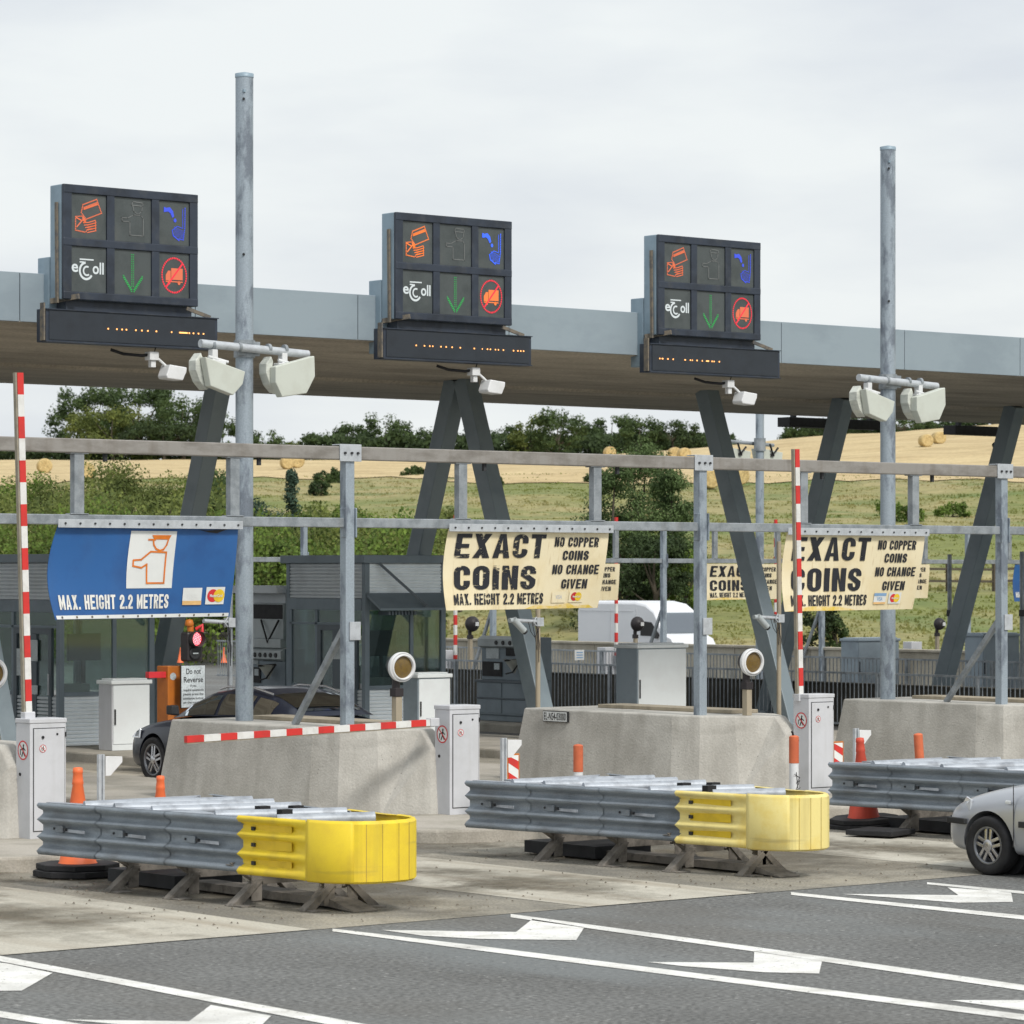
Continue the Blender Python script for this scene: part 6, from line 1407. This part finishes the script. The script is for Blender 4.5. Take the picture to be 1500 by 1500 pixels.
# white van on the far carriageway, nose towards -Y
q = P(947, 900, 101); uv, vv = q.x, q.y
t = thing('white_van', (uv, vv, -.25), 'white high roof van passing behind the concrete wall', 'van')
zr = 2.70; X = uv; van_first = len(bpy.data.objects)
side = [(3.05,.15),(3.05,zr-.35),(2.95,zr-.10),(2.7,zr),(-.6,zr),(-1.25,zr-.10),(-1.75,zr-.38),(-2.35,1.42),(-2.85,1.22),(-3.02,.95),(-3.05,.4),(-2.95,.15)]
secs = []
for x, k in ((-1.0,.93),(-.96,.985),(-.80,1.),(.80,1.),(.96,.985),(1.0,.93)):
    secs.append([Vector((X+x, vv+a*(.985 if k < .95 else 1), .8+(z-.8)*k)) for a, z in side])
mb = MB(); mb.loft(secs, False, True, True); mb.build('body', M['vanp'], t, bevel=.05, seg=3)
mb = MB()
mb.prism([(X-1.004,vv-.95,1.32),(X-1.004,vv-.95,1.90),(X-1.004,vv-1.62,1.86),(X-1.004,vv-2.12,1.36),(X-1.004,vv-2.1,1.30)], (-.006,0,0), (.01,0,0)); mb.build('side_window', M['trim'], t)
mb = MB(); mb.add([(X-.82,vv-1.86,zr-.46),(X+.82,vv-1.86,zr-.46),(X+.86,vv-2.40,1.44),(X-.86,vv-2.40,1.44)], [(0,1,2,3)]); ws = mb.build('windscreen', M['cglass'], t)
mb = MB(); 
mb.box((X-1.012,vv-.70,.4),(X-1.002,vv-.685,zr-.3)); mb.box((X-1.012,vv+.9,.4),(X-1.002,vv+.915,zr-.3)); mb.box((X-1.012,vv-.5,zr-.42),(X-1.002,vv+2.9,zr-.405)); mb.box((X-1.014,vv-.86,1.02),(X-1.002,vv-.72,1.07)); mb.build('panel_seam', M['cab'], t)
mb = MB(); mb.prism([(X-1.0,vv-2.0,1.22),(X-1.22,vv-1.98,1.22),(X-1.22,vv-1.98,1.50),(X-1.0,vv-2.0,1.46)], (0,-.08,0), (0,.05,0)); mb.build('mirror', M['trim'], t, bevel=.02)
for y in (-2.1, 1.9):
    for s in (-1, 1):
        mb = MB(); mb.lathe([(.2,-.1),(.33,-.1),(.34,.09),(.2,.1)], (X+s*.9, vv+y, .09), (s,0,0), 28); w_ = mb.build('wheel', M['black'], t)
        mb = MB(); mb.lathe([(.2,.08),(.05,.10)], (X+s*.9, vv+y, .09), (s,0,0), 20); mb.build('rim', M['alloy'], w_)
t.scale = (.84, .72, .74); t.location.z = 0
# ================================================================ LIGHT, SKY, CAMERA
w = bpy.data.worlds.new('World'); sc.world = w; w.use_nodes = True; nt = w.node_tree; nt.nodes.clear(); L = nt.links.new
sund = Vector((-.08,-.85,.90)).normalized(); el = math.asin(sund.z); az = math.atan2(sund.x, sund.y)
sky = nn(nt, 'ShaderNodeTexSky', sky_type='NISHITA'); sky.sun_disc = False; sky.sun_elevation = el; sky.sun_rotation = az; sky.air_density = 1.2; sky.dust_density = 3
m1 = nn(nt, 'ShaderNodeVectorMath', operation='MULTIPLY'); m1.inputs[1].default_value = (.10,.10,.10); L(sky.outputs[0], m1.inputs[0])
tc = nn(nt, 'ShaderNodeTexCoord'); mp = nn(nt, 'ShaderNodeMapping'); mp.inputs['Scale'].default_value = (1.,1.,3.6); L(tc.outputs['Generated'], mp.inputs[0])
n1 = nn(nt, 'ShaderNodeTexNoise'); n1.inputs['Scale'].default_value = 6.; n1.inputs['Detail'].default_value = 7; n1.inputs['Roughness'].default_value = .5; L(mp.outputs[0], n1.inputs['Vector'])
cr = nn(nt, 'ShaderNodeValToRGB'); cr.color_ramp.elements[0].position = .38; cr.color_ramp.elements[0].color = (.625,.66,.70,1); cr.color_ramp.elements[1].position = .60; cr.color_ramp.elements[1].color = (.745,.775,.78,1)
L(n1.outputs['Fac'], cr.inputs[0])
mx = nn(nt, 'ShaderNodeMix', data_type='RGBA'); mx.inputs[0].default_value = .93; L(m1.outputs[0], mx.inputs[6]); L(cr.outputs[0], mx.inputs[7])
bg = nn(nt, 'ShaderNodeBackground'); bg.inputs[1].default_value = 1.0; L(mx.outputs[2], bg.inputs[0])
out = nn(nt, 'ShaderNodeOutputWorld'); L(bg.outputs[0], out.inputs[0])
ld = bpy.data.lights.new('sun', 'SUN'); ld.energy = 2.2; ld.angle = R_(11); ld.color = (1,.96,.90)
lo = bpy.data.objects.new('sun', ld); col.objects.link(lo); lo.rotation_euler = (-sund).to_track_quat('-Z', 'Y').to_euler()
cd = bpy.data.cameras.new('camera'); cam = bpy.data.objects.new('camera', cd); col.objects.link(cam); sc.camera = cam
cam.location = (0, 0, H); cam.rotation_euler = (R_(90), 0, ANG-R_(90))
cd.sensor_width = 36; cd.lens = 36*F/1500; cd.shift_y = (YH-750)/1500; cd.clip_start = .5; cd.clip_end = 6000
cd.dof.use_dof = True; cd.dof.focus_distance = 41; cd.dof.aperture_fstop = 6.3
sc.view_settings.view_transform = 'Standard'; sc.view_settings.look = 'None'; sc.view_settings.gamma = 1; sc.view_settings.exposure = 0.28
